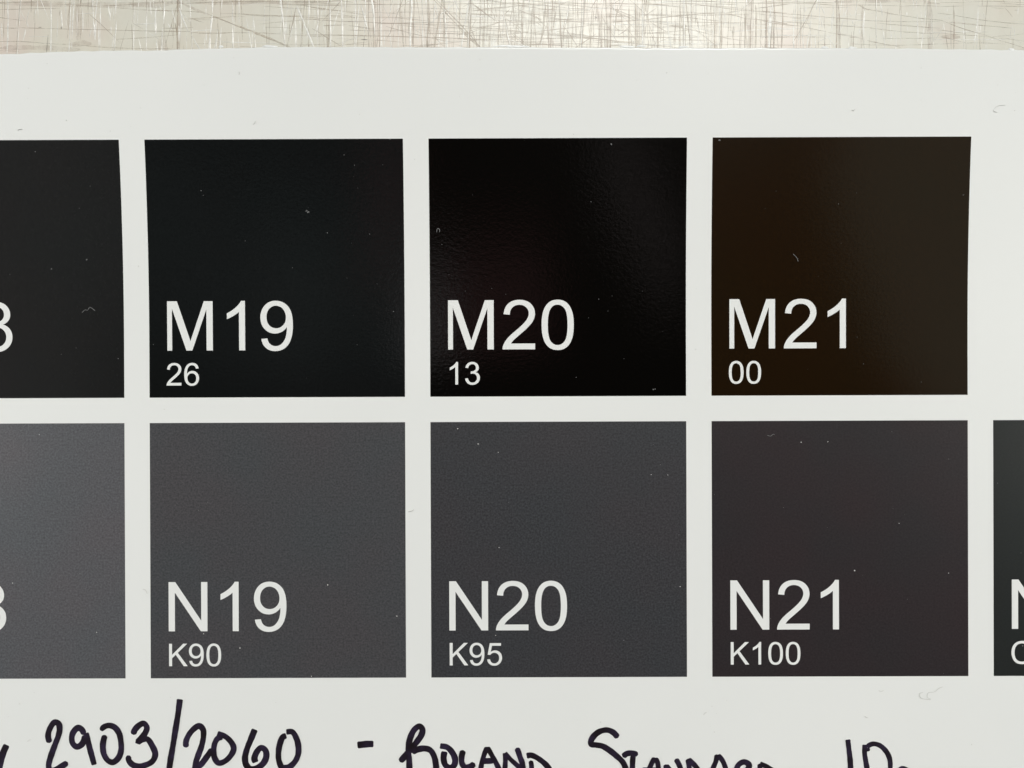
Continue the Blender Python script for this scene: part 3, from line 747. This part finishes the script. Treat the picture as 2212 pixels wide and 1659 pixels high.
def cut_material(name, col, alpha, rough=0.35, spec=0.5):
    m, nt, b = mat_new(name)
    v = coords(nt)
    n = noise(nt, v, 0.35, 3, 0.6)
    c = ramp(nt, n, [(0.3, tuple(x * 0.85 for x in col)), (0.7, tuple(min(0.92, x * 1.1) for x in col))])
    nt.links.new(c, b.inputs['Base Color'])
    b.inputs['Roughness'].default_value = rough
    b.inputs['Specular IOR Level'].default_value = spec
    if alpha is not None:
        n2 = noise(nt, v, 0.45, 4, 0.7)
        a = ramp(nt, n2, [(0.36, (alpha[0],) * 3), (0.62, (alpha[1],) * 3)])
        nt.links.new(a, b.inputs['Alpha'])
    return m


M_VINYL = vinyl_material()
M_LETTER = M_VINYL
M_MARKER = marker_material()
M_MAT = mat_surface_material()
M_CUT = {
    'p': cut_material("raised_cut_edge", (0.90, 0.88, 0.81), (0.5, 1.0), 0.28, 0.55),  # burr colour lightened to paint in part of its glint
    'd': cut_material("dirty_cut", (0.44, 0.37, 0.29), (0.28, 0.64)),
    'g': cut_material("grey_cut", (0.52, 0.46, 0.375), (0.26, 0.48)),
    'b': cut_material("brown_scuff", (0.50, 0.40, 0.34), (0.04, 0.26)),
    'k': cut_material("ink_fleck", (0.06, 0.05, 0.045), (0.5, 1.0)),
}
M_LINT = {}
for k, col in (('g', (0.60, 0.60, 0.58)), ('l', (0.20, 0.20, 0.20)), ('w', (0.75, 0.75, 0.72))):
    m, nt, b = mat_new({"g": "grey_lint", "l": "pale_lint", "w": "white_dust"}[k])
    b.inputs['Base Color'].default_value = (*col, 1)
    b.inputs['Roughness'].default_value = 0.6
    M_LINT[k] = m

# ------------------------------------------------------------------ object helpers
def link_mesh(name, verts, faces, material, parent=None, smooth=False, scale=MM):
    me = bpy.data.meshes.new(name)
    me.from_pydata([tuple(c * scale for c in v) for v in verts], [], faces)
    me.materials.append(material)
    if smooth:
        me.polygons.foreach_set('use_smooth', [True] * len(me.polygons))
    me.update()
    o = bpy.data.objects.new(name, me)
    C.objects.link(o)
    if parent is not None:
        o.parent = parent
    return o


def empty(name, loc=(0, 0, 0)):
    o = bpy.data.objects.new(name, None)
    o.empty_display_size = 0.01
    o.location = loc
    C.objects.link(o)
    return o


def tag(o, label=None, category=None, group=None, kind=None):
    for k, v in (('label', label), ('category', category), ('group', group), ('kind', kind)):
        if v:
            o[k] = v
    return o


def spline(pts, step):
    """Catmull-Rom through the points, resampled"""
    if len(pts) < 3:
        a, b = Vector(pts[0]), Vector(pts[-1])
        n = max(3, int((b - a).length / step))
        return [a.lerp(b, i / n) for i in range(n + 1)]
    P = [Vector(p) for p in pts]
    P = [P[0] * 2 - P[1]] + P + [P[-1] * 2 - P[-2]]
    out = []
    for i in range(1, len(P) - 2):
        p0, p1, p2, p3 = P[i - 1:i + 3]
        # centripetal parametrisation keeps corners tight
        t0 = 0.0
        t1 = t0 + max(1e-4, (p1 - p0).length) ** 0.5
        t2 = t1 + max(1e-4, (p2 - p1).length) ** 0.5
        t3 = t2 + max(1e-4, (p3 - p2).length) ** 0.5
        n = max(2, int((p2 - p1).length / step))
        for j in range(n):
            t = t1 + (t2 - t1) * j / n
            a1 = p0 * ((t1 - t) / (t1 - t0)) + p1 * ((t - t0) / (t1 - t0))
            a2 = p1 * ((t2 - t) / (t2 - t1)) + p2 * ((t - t1) / (t2 - t1))
            a3 = p2 * ((t3 - t) / (t3 - t2)) + p3 * ((t - t2) / (t3 - t2))
            b1 = a1 * ((t2 - t) / (t2 - t0)) + a2 * ((t - t0) / (t2 - t0))
            b2 = a2 * ((t3 - t) / (t3 - t1)) + a3 * ((t - t1) / (t3 - t1))
            out.append(b1 * ((t2 - t) / (t2 - t1)) + b2 * ((t - t1) / (t2 - t1)))
    out.append(P[-2].copy())
    return out

# ------------------------------------------------------------------ the printed sheet lies flat, its top edge curls up
SHEET_Z = 0.0
THICK = 0.32
K, V0, KU = CURL


def on_sheet(u, v, lift=0.0):
    """sheet coordinates in mm (u right, v up the sheet) -> position in mm"""
    d = max(0.0, v - V0)
    kk = K * (1 + KU * max(-140.0, min(240.0, u)) / 100.0)
    z = kk * d * d
    y = min(v, V0) + d - (2 * kk) ** 2 * d ** 3 / 6.0
    s = 2 * kk * d
    n = math.sqrt(1 + s * s)
    return (u, y - lift * s / n, z + lift / n)


def edge_v(u):
    for (a, va), (b, vb) in zip(EDGE, EDGE[1:]):
        if a <= u <= b:
            return va + (vb - va) * (u - a) / (b - a)
    return EDGE[0][1] if u < EDGE[0][0] else EDGE[-1][1]


chart = empty("colour_chart", (0, 0, 0))
tag(chart, "white printed sheet of dark numbered colour patches with marker writing along its bottom", "colour chart")

US = [-128 + 2.0 * i for i in range(156)]


def build_sheet():
    verts, faces = [], []
    vs = [-118 + 6 * i for i in range(29)] + [50 + 1.5 * i for i in range(1, 48)]
    vs = [a for a in vs if a < 119.0]
    ns = len(vs) + 7
    er = random.Random(3)
    for u in US:
        ev = edge_v(u) + 0.05 * math.sin(u * 1.3) + er.uniform(-0.05, 0.05)
        col = []
        for a in vs:
            col.append(on_sheet(u, a, -0.0))
        # run to the cut edge and roll over it
        col.append(on_sheet(u, ev - 1.10, 0.0))
        col.append(on_sheet(u, ev - 0.36, 0.0))
        col.append(on_sheet(u, ev - 0.24, 0.0))
        col.append(on_sheet(u, ev - 0.10, -0.03))
        col.append(on_sheet(u, ev - 0.00, -0.14))
        col.append(on_sheet(u, ev - 0.02, -THICK))
        col.append(on_sheet(u, ev - 2.5, -THICK))
        verts += col
    for i in range(len(US) - 1):
        for j in range(ns - 1):
            a = i * ns + j
            faces.append((a, a + ns, a + ns + 1, a + 1))
    # underside and side walls so that the sheet has its thickness
    base = len(verts)
    for u in US:
        for a in vs:
            verts.append(on_sheet(u, a, -THICK))
    nv = len(vs)
    for i in range(len(US) - 1):
        for j in range(nv - 1):
            a = base + i * nv + j
            faces.append((a, a + 1, a + nv + 1, a + nv))
        faces.append((i * ns, base + i * nv, base + (i + 1) * nv, (i + 1) * ns))
    return link_mesh("sheet", verts, faces, M_VINYL, chart, smooth=True)


build_sheet()

br = random.Random(12)
for pts in BURRS:
    # slivers of vinyl left standing along the cut edge
    line = spline(pts, 0.6)
    verts, faces = [], []
    for i, p in enumerate(line):
        t = i / (len(line) - 1)
        w = 0.10 + 0.38 * math.sin(math.pi * t) * br.uniform(0.5, 1.1)
        verts.append(on_sheet(p.x, p.y - w, -0.02))
        verts.append(on_sheet(p.x, p.y, 0.14 * math.sin(math.pi * t) + 0.02))
        verts.append(on_sheet(p.x, p.y + 0.35 * w, -0.16))
    for i in range(len(line) - 1):
        for j in range(2):
            a = i * 3 + j
            faces.append((a, a + 3, a + 4, a + 1))
    link_mesh("edge_sliver", verts, faces, M_VINYL, chart, smooth=True)

# ------------------------------------------------------------------ printed lettering (grotesque outlines, 2048 units per em)
G = {
 'M': (1706, ["L152,0 152,1466 444,1466 791,428 839,277 895,440 1246,1466 1507,1466 1507,0 1320,0 1320,1227 894,0 719,0 295,1248 295,0"]),
 'N': (1479, ["L156,0 156,1466 355,1466 1125,315 1125,1466 1311,1466 1311,0 1112,0 342,1152 342,0"]),
 'K': (1366, ["L150,0 150,1466 344,1466 344,739 1072,1466 1335,1466 720,872 1362,0 1106,0 584,742 344,508 344,0"]),
 '1': (1139, ["X763,0 583,0 583,1147 *518,1085 412,1023 *307,961 223,930 223,1104 *374,1175 487,1276 *600,1377 647,1472 763,1472"]),
 '0': (1139, ["Q85,723 85,983 138,1141 192,1300 297,1386 403,1472 563,1472 681,1472 770,1424 859,1377 917,1287 975,1198 1008,1069 1041,941 1041,723 1041,465 988,306 935,148 829,61 724,-25 563,-25 351,-25 230,127 85,310",
              "Q270,723 270,362 354,242 439,123 563,123 687,123 771,243 856,363 856,723 856,1085 771,1204 687,1323 561,1323 437,1323 363,1218 270,1084"]),
 '2': (1139, ["X1031,173 1031,0 62,0 *60,65 83,125 *120,224 201,320 *283,416 437,542 *676,738 760,852 *844,967 844,1069 *844,1176 767,1249 *691,1323 568,1323 *438,1323 360,1245 *282,1167 281,1029 96,1048 *115,1255 239,1363 *363,1472 572,1472 *783,1472 906,1355 *1029,1238 1029,1065 *1029,977 993,892 *957,807 873,713 *790,619 596,455 *434,319 388,270 *342,222 312,173"]),
 '3': (1139, ["X86,387 266,411 *297,258 371,190 *446,123 553,123 *680,123 767,211 *855,299 855,429 *855,553 774,633 *693,714 568,714 *517,714 441,694 461,852 *479,850 490,850 *605,850 697,910 *789,970 789,1095 *789,1194 722,1259 *655,1324 549,1324 *444,1324 374,1258 *304,1192 284,1060 104,1092 *137,1273 254,1372 *371,1472 545,1472 *665,1472 766,1420 *867,1369 920,1280 *974,1191 974,1091 *974,996 923,918 *872,840 772,794 *902,764 974,669 *1046,575 1046,433 *1046,241 906,107 *766,-26 552,-26 *359,-26 231,89 *104,204 86,387"]),
 '5': (1139, ["X85,384 274,400 *295,262 371,192 *448,123 556,123 *686,123 776,221 *866,319 866,481 *866,635 779,724 *693,813 553,813 *466,813 396,773 *326,734 286,671 117,693 259,1446 988,1446 988,1274 403,1274 324,880 *456,972 601,972 *793,972 925,839 *1057,706 1057,497 *1057,298 941,153 *800,-25 556,-25 *356,-25 229,87 *103,199 85,384"]),
 '6': (1139, ["X1019,1107 840,1093 *816,1199 772,1247 *699,1324 592,1324 *506,1324 441,1276 *356,1214 307,1095 *258,976 256,756 *321,855 415,903 *509,951 612,951 *792,951 918,818 *1045,686 1045,476 *1045,338 985,219 *926,101 822,38 *718,-25 586,-25 *361,-25 219,140 *77,306 77,686 *77,1111 234,1304 *371,1472 603,1472 *776,1472 886,1375 *997,1278 1019,1107",
              "Q284,475 284,382 323,297 363,212 434,167 505,123 583,123 697,123 779,215 861,307 861,465 861,617 780,704 699,792 576,792 454,792 369,704 284,617"]),
 '8': (1139, ["Q362,795 250,836 196,912 142,988 142,1094 142,1254 257,1363 372,1472 563,1472 755,1472 872,1360 989,1249 989,1089 989,987 935,911 882,836 773,795 908,751 978,653 1049,555 1049,419 1049,231 916,103 783,-25 566,-25 349,-25 216,103 83,232 83,424 83,567 155,663 228,760",
              "Q326,1100 326,996 393,930 460,864 567,864 671,864 737,929 804,995 804,1090 804,1189 735,1256 667,1324 565,1324 462,1324 394,1258 326,1192",
              "Q268,423 268,346 304,274 341,202 413,162 485,123 568,123 697,123 781,206 865,289 865,417 865,547 778,632 692,717 562,717 435,717 351,633 268,549"]),
 'C': (1479, ["X1204,514 1398,465 *1337,226 1178,100 *1020,-25 791,-25 *554,-25 405,71 *257,168 179,351 *102,534 102,744 *102,973 189,1143 *277,1314 438,1402 *600,1491 794,1491 *1014,1491 1164,1379 *1314,1267 1373,1064 1182,1019 *1131,1179 1034,1252 *937,1325 790,1325 *621,1325 507,1244 *394,1163 348,1026 *302,890 302,745 *302,558 356,418 *411,279 526,210 *641,141 775,141 *938,141 1051,235 *1164,329 1204,514"]),
}


def contour(s):
    mode, toks = s[0], s[1:].split()
    P = [(tuple(map(float, t.lstrip('*').split(','))), t[0] == '*') for t in toks]
    if mode == 'L':
        return [p for p, _ in P]
    if mode == 'Q':
        P = [(p, i % 2 == 1) for i, (p, _) in enumerate(P)]
    if P[0][0] != P[-1][0] or P[-1][1]:
        P.append((P[0][0], False))
    out = [P[0][0]]
    i = 1
    while i < len(P):
        p, off = P[i]
        if off:
            a, b = out[-1], P[i + 1][0]
            for k in range(1, 7):
                t = k / 6
                out.append(tuple((1 - t) ** 2 * a[c] + 2 * t * (1 - t) * p[c] + t * t * b[c] for c in (0, 1)))
            i += 2
        else:
            out.append(p)
            i += 1
    return out[:-1] if out[0] == out[-1] else out


GLYPH = {}
for ch, (adv, cs) in G.items():
    GLYPH[ch] = (adv, [contour(c) for c in cs])
# the nine is the six turned half round
GLYPH['9'] = (1139, [[(1124 - x, 1447 - y) for x, y in c] for c in GLYPH['6'][1]])


def lettering(name, text, u, v, em, parent, lift=0.022):
    """white letters standing a hair proud of the ink, with a bevelled rim"""
    verts, faces = [], []
    x = 0.0
    for ch in text:
        adv, cs = GLYPH[ch]
        flat, loops = [], []
        for c in cs:
            loops.append((len(flat), len(c)))
            flat += c
        tri = tessellate_polygon([[Vector((p[0], p[1], 0)) for p in c] for c in cs])
        base = len(verts)
        for p in flat:
            verts.append(on_sheet(u + (x + p[0]) * em / 2048, v + p[1] * em / 2048, lift))
        for t in tri:
            a, b, c_ = (Vector(flat[i]) for i in t)
            w = (b - a).cross(c_ - a)
            faces.append(tuple(base + i for i in (t if w > 0 else t[::-1])))
        # rim down into the ink
        rim = len(verts)
        for p in flat:
            verts.append(on_sheet(u + (x + p[0]) * em / 2048, v + p[1] * em / 2048, 0.004))
        for s, n in loops:
            for k in range(n):
                i, j = s + k, s + (k + 1) % n
                faces.append((base + i, base + j, rim + j, rim + i))
        x += adv
    return link_mesh(name, verts, faces, M_LETTER, parent)


# ------------------------------------------------------------------ the patches
S = 50.0
P_ = S + GAP
EM_BIG, EM_SMALL = 13.47, 6.15
PATCHES = [  # column, row, code, value, material, label
    (0, 1, "M18", None, ink_material("ink_soft_black", (0.0115, 0.0115, 0.0112), 0.22, 0.14), "soft black patch at the left edge of the top row"),
    (1, 1, "M19", "26", ink_material("ink_cool_black", (0.0052, 0.0058, 0.0058), 0.25, 0.09, 0.018), "cool black patch printed M19 over 26"),
    (2, 1, "M20", "13", ink_material("ink_deep_black", (0.0011, 0.0007, 0.0003), 0.3, 0.09, 0.018), "deepest black patch printed M20 over 13"),
    (3, 1, "M21", "00", ink_material("ink_brown_black", (0.0112, 0.0050, 0.0008), 0.2, 0.12, 0.010), "brownish black patch printed M21 over 00"),
    (0, 0, "N18", None, ink_material("ink_mid_grey", (0.090, 0.0905, 0.0965), 0.32, 0.34, 0.016), "lightest grey patch at the left edge of the lower row"),
    (1, 0, "N19", "K90", ink_material("ink_dark_grey", (0.0590, 0.0594, 0.0630), 0.38, 0.32, 0.016), "dark grey patch printed N19 over K90"),
    (2, 0, "N20", "K95", ink_material("ink_darker_grey", (0.0410, 0.0411, 0.0445), 0.42, 0.32, 0.014), "darker grey patch printed N20 over K95"),
    (3, 0, "N21", "K100", ink_material("ink_warm_charcoal", (0.0258, 0.0216, 0.0230), 0.32, 0.30, 0.008, (1.04, 0.97, 0.98)), "warm charcoal patch printed N21 over K100"),
    (4, 0, "N22", "C", ink_material("ink_green_charcoal", (0.0145, 0.0170, 0.0162), 0.20, 0.30, 0.007), "charcoal patch cut by the right edge of the picture"),
]
for col, row, code, value, material, label in PATCHES:
    u0 = (col - 2) * P_
    v0 = row * P_
    n = 25 if row else 4
    verts, faces = [], []
    for i in range(n + 1):
        for j in range(n + 1):
            verts.append(on_sheet(u0 + S * i / n, v0 + S * j / n, 0.012))
    for i in range(n):
        for j in range(n):
            a = i * (n + 1) + j
            faces.append((a, a + n + 1, a + n + 2, a + 1))
    p = link_mesh("colour_patch", verts, faces, material, chart, smooth=True)
    tag(p, label)
    lettering("code_lettering", code, u0 + 2.53, v0 + 9.2, EM_BIG, p)
    if value:
        lettering("value_lettering", value, u0 + 3.15, v0 + 2.37, EM_SMALL, p)

# ------------------------------------------------------------------ marker writing
def stroke_mesh(strokes, z0):
    verts, faces = [], []
    hr = random.Random(len(strokes) * 31 + int(strokes[0][2][0][0] * 100))
    for si, (w, cap, pts) in enumerate(strokes):
        line = spline(pts, 0.16)
        n = len(line)
        L = [0.0]
        for a, b in zip(line, line[1:]):
            L.append(L[-1] + (b - a).length)
        tot = L[-1]
        rows = []
        ph = hr.uniform(0, 6)
        for i, p in enumerate(line):
            t = line[min(n - 1, i + 1)] - line[max(0, i - 1)]
            t.normalize()
            nrm = Vector((-t.y, t.x))
            half = w / 2 * 1.05 * (1 + 0.05 * math.sin(L[i] * 1.1 + ph) + 0.02 * math.sin(L[i] * 4.3 + ph))
            e = min(L[i], tot - L[i])
            r = w / 2 if cap == 'r' else w / 5
            if e < r:
                k = 1 - e / r
                k = math.sqrt(max(0.0, 1 - k * k))
                half *= (0.12 + 0.88 * k) if cap == 'r' else (0.72 + 0.28 * k)
            z = z0 + si * 0.012 + 0.008 * L[i] / max(tot, 1e-6)
            rows.append((p, nrm, half, z))
        base = len(verts)
        for p, nrm, half, z in rows:
            for s, dz in ((-1.0, -0.004), (-0.55, 0.0), (0.55, 0.0), (1.0, -0.004)):
                q = p + nrm * half * s
                verts.append(on_sheet(q.x, q.y, z + dz))
        for i in range(n - 1):
            for j in range(3):
                a = base + i * 4 + j
                faces.append((a + 1, a, a + 4, a + 5))
    # keep every face looking up
    out = []
    for f in faces:
        a, b, c = (Vector(verts[i]) for i in f[:3])
        out.append(f if (b - a).cross(c - a).z > 0 else f[::-1])
    return verts, out


for i, (name, label, strokes) in enumerate(HANDWRITING):
    v_, f_ = stroke_mesh(strokes, 0.012 + 0.05 * (i % 2))
    tag(link_mesh(name, v_, f_, M_MARKER, chart), label)

# ------------------------------------------------------------------ the cutting mat under the sheet
MZ = -0.4
cutting_mat = empty("cutting_mat", (0, 0, 0))
tag(cutting_mat, "worn cream plastic cutting mat crossed by knife cuts under the curled chart edge", "cutting mat")


def build_mat():
    bm = bmesh.new()
    bmesh.ops.create_cube(bm, size=1.0)
    bmesh.ops.scale(bm, vec=(520, 460, 3.0), verts=bm.verts)
    bmesh.ops.translate(bm, vec=(40, 40, MZ - 1.5), verts=bm.verts)
    bmesh.ops.bevel(bm, geom=[e for e in bm.edges], offset=0.8, segments=2, affect='EDGES')
    bmesh.ops.scale(bm, vec=(MM, MM, MM), verts=bm.verts)
    me = bpy.data.meshes.new("mat_body")
    bm.to_mesh(me)
    bm.free()
    me.materials.append(M_MAT)
    o = bpy.data.objects.new("mat_body", me)
    C.objects.link(o)
    o.parent = cutting_mat


build_mat()
cr = random.Random(21)


def cut_geometry(cut, level):
    """a knife cut: pale ones are burrs standing up, dark ones dirt lying in the groove"""
    k, x0, y0, x1, y1, w = cut
    a, b = Vector((x0, y0)), Vector((x1, y1))
    L = (b - a).length
    t = (b - a) / max(L, 1e-6)
    nrm = Vector((-t.y, t.x))
    n = max(3, min(9, int(L / 1.6)))
    verts, faces = [], []
    prof = ((-0.5, 0.0), (-0.18, 0.11), (0.18, 0.11), (0.5, 0.0)) if k == 'p' else ((-0.5, 0.0), (0.5, 0.0))
    m = len(prof)
    bow = cr.uniform(-1, 1) * min(0.35, L * 0.02)
    for i in range(n + 1):
        s = i / n
        c = a.lerp(b, s) + nrm * (bow * 4 * s * (1 - s) + cr.uniform(-0.18, 0.18) * w)
        ww = w * cr.uniform(0.7, 1.15) * (0.35 if i in (0, n) else 1.0)
        for off, h in prof:
            q = c + nrm * off * ww
            verts.append((q.x, q.y, MZ + level + h * w * 0.9))
    for i in range(n):
        for j in range(m - 1):
            q = i * m + j
            faces.append((q + 1, q, q + m, q + m + 1))
    return verts, faces


LEVEL = {'b': 0.006, 'g': 0.022, 'd': 0.040, 'k': 0.060, 'p': 0.008}
NAME = {'b': "brown_scuff", 'g': "grey_knife_cut", 'd': "dark_knife_cut", 'k': "ink_fleck", 'p': "pale_knife_cut"}


def level_of(k, i):
    return LEVEL[k] + 0.014 * ((i * 37) % 101) / 101


for i, cut in enumerate(CUTS[:300]):
    v_, f_ = cut_geometry(cut, level_of(cut[0], i))
    link_mesh(NAME[cut[0]], v_, f_, M_CUT[cut[0]], cutting_mat, smooth=(cut[0] == 'p'))

# the many finer cuts, and those on the rest of the mat
rest = {'p': [], 'd': [], 'g': [], 'b': [], 'k': []}
for cut in CUTS[300:]:
    rest[cut[0]].append(cut)


def random_cut(xc, yc, kinds, long_=1.0):
    k = cr.choice(kinds)
    q = cr.random()
    if q < 0.62:
        ang = math.pi / 2 + cr.gauss(0, 0.07)
        L = cr.uniform(2, 14)
    elif q < 0.84:
        ang = cr.gauss(-0.03, 0.06)
        L = cr.uniform(4, 24)
    else:
        ang = cr.uniform(0, math.pi)
        L = cr.uniform(2, 11)
    L *= long_
    w = {'p': cr.uniform(0.06, 0.17), 'd': cr.uniform(0.05, 0.09), 'g': cr.uniform(0.06, 0.18), 'b': cr.uniform(0.3, 1.0)}[k]
    dx, dy = math.cos(ang) * L / 2, math.sin(ang) * L / 2
    return (k, xc - dx, yc - dy, xc + dx, yc + dy, w)


for _ in range(560):   # dense middle of the visible strip
    rest_c = random_cut(cr.gauss(24, 30), cr.uniform(118, 134), "pggggd", 1.0)
    rest[rest_c[0]].append(rest_c)
for _ in range(260):
    rest_c = random_cut(cr.uniform(-86, 122), cr.uniform(118, 134), "pppppgd", 0.7)
    rest[rest_c[0]].append(rest_c)
for _ in range(5200):  # the mat beyond the frame
    x, y = cr.uniform(-200, 280), cr.uniform(-170, 255)
    if -135 < x < 190 and y < 112:
        continue
    if y < 134 and -86 < x < 122:
        continue
    rest_c = random_cut(x, y, "pppggddb", 1.6)
    rest[rest_c[0]].append(rest_c)
STUFF = {'p': "fine_pale_cuts", 'd': "fine_dark_cuts", 'g': "fine_grey_cuts", 'b': "faint_brown_scuffs", 'k': "ink_flecks"}
for k, cuts in rest.items():
    if not cuts:
        continue
    V, F = [], []
    for i, cut in enumerate(cuts):
        v_, f_ = cut_geometry(cut, level_of(k, i * 13 + 5))
        F += [tuple(q + len(V) for q in f) for f in f_]
        V += v_
    tag(link_mesh(STUFF[k], V, F, M_CUT[k], cutting_mat, smooth=(k == 'p')), kind='stuff')

# ------------------------------------------------------------------ hairs and dust lying on the sheet
for label, k, w, pts in FIBRES:
    line = spline(pts, 0.12)
    n = len(line)
    cen = Vector((sum(p.x for p in line) / n, sum(p.y for p in line) / n))
    verts, faces = [], []
    r0 = w * 0.42
    for i, p in enumerate(line):
        t = line[min(n - 1, i + 1)] - line[max(0, i - 1)]
        t.normalize()
        nrm = Vector((-t.y, t.x))
        r = r0 * (0.45 if i in (0, n - 1) else 1.0)
        for j in range(5):
            an = 2 * math.pi * j / 5
            q = p + nrm * math.cos(an) * r
            verts.append(on_sheet(q.x, q.y, 0.035 + r0 + math.sin(an) * r))
    for i in range(n - 1):
        for j in range(5):
            a, b = i * 5 + j, i * 5 + (j + 1) % 5
            faces.append((a, b, b + 5, a + 5))
    faces.append(tuple(range(5))[::-1])
    faces.append(tuple(range((n - 1) * 5, n * 5)))
    tag(link_mesh("hair", verts, faces, M_LINT[k], None, smooth=True), label, "hair", "hairs lying on the printed sheet")

dr = random.Random(5)
sp = list(SPECKS)
for _ in range(50):
    sp.append((dr.choice('gl'), dr.uniform(-86, 118), dr.uniform(-16, 119), dr.uniform(0.02, 0.045)))
for k, nm in (('g', "grey_dust_specks"), ('l', "pale_dust_specks"), ('w', "white_dust_specks")):
    V, F = [], []
    for kk, u, v, r in sp:
        if kk != k:
            continue
        base = len(V)
        n = 6
        V.append(on_sheet(u, v, 0.04 + r * 0.9))
        for j in range(n):
            an = 2 * math.pi * j / n
            rr = r * dr.uniform(0.6, 1.2)
            V.append(on_sheet(u + math.cos(an) * rr, v + math.sin(an) * rr, 0.03))
        for j in range(n):
            F.append((base, base + 1 + j, base + 1 + (j + 1) % n))
    o = link_mesh(nm, V, F, M_LINT[k], None)
    tag(o, "scattered tiny %s dust specks lying on the printed sheet" % {"g": "grey", "l": "pale", "w": "bright white"}[k], "dust", kind='stuff')
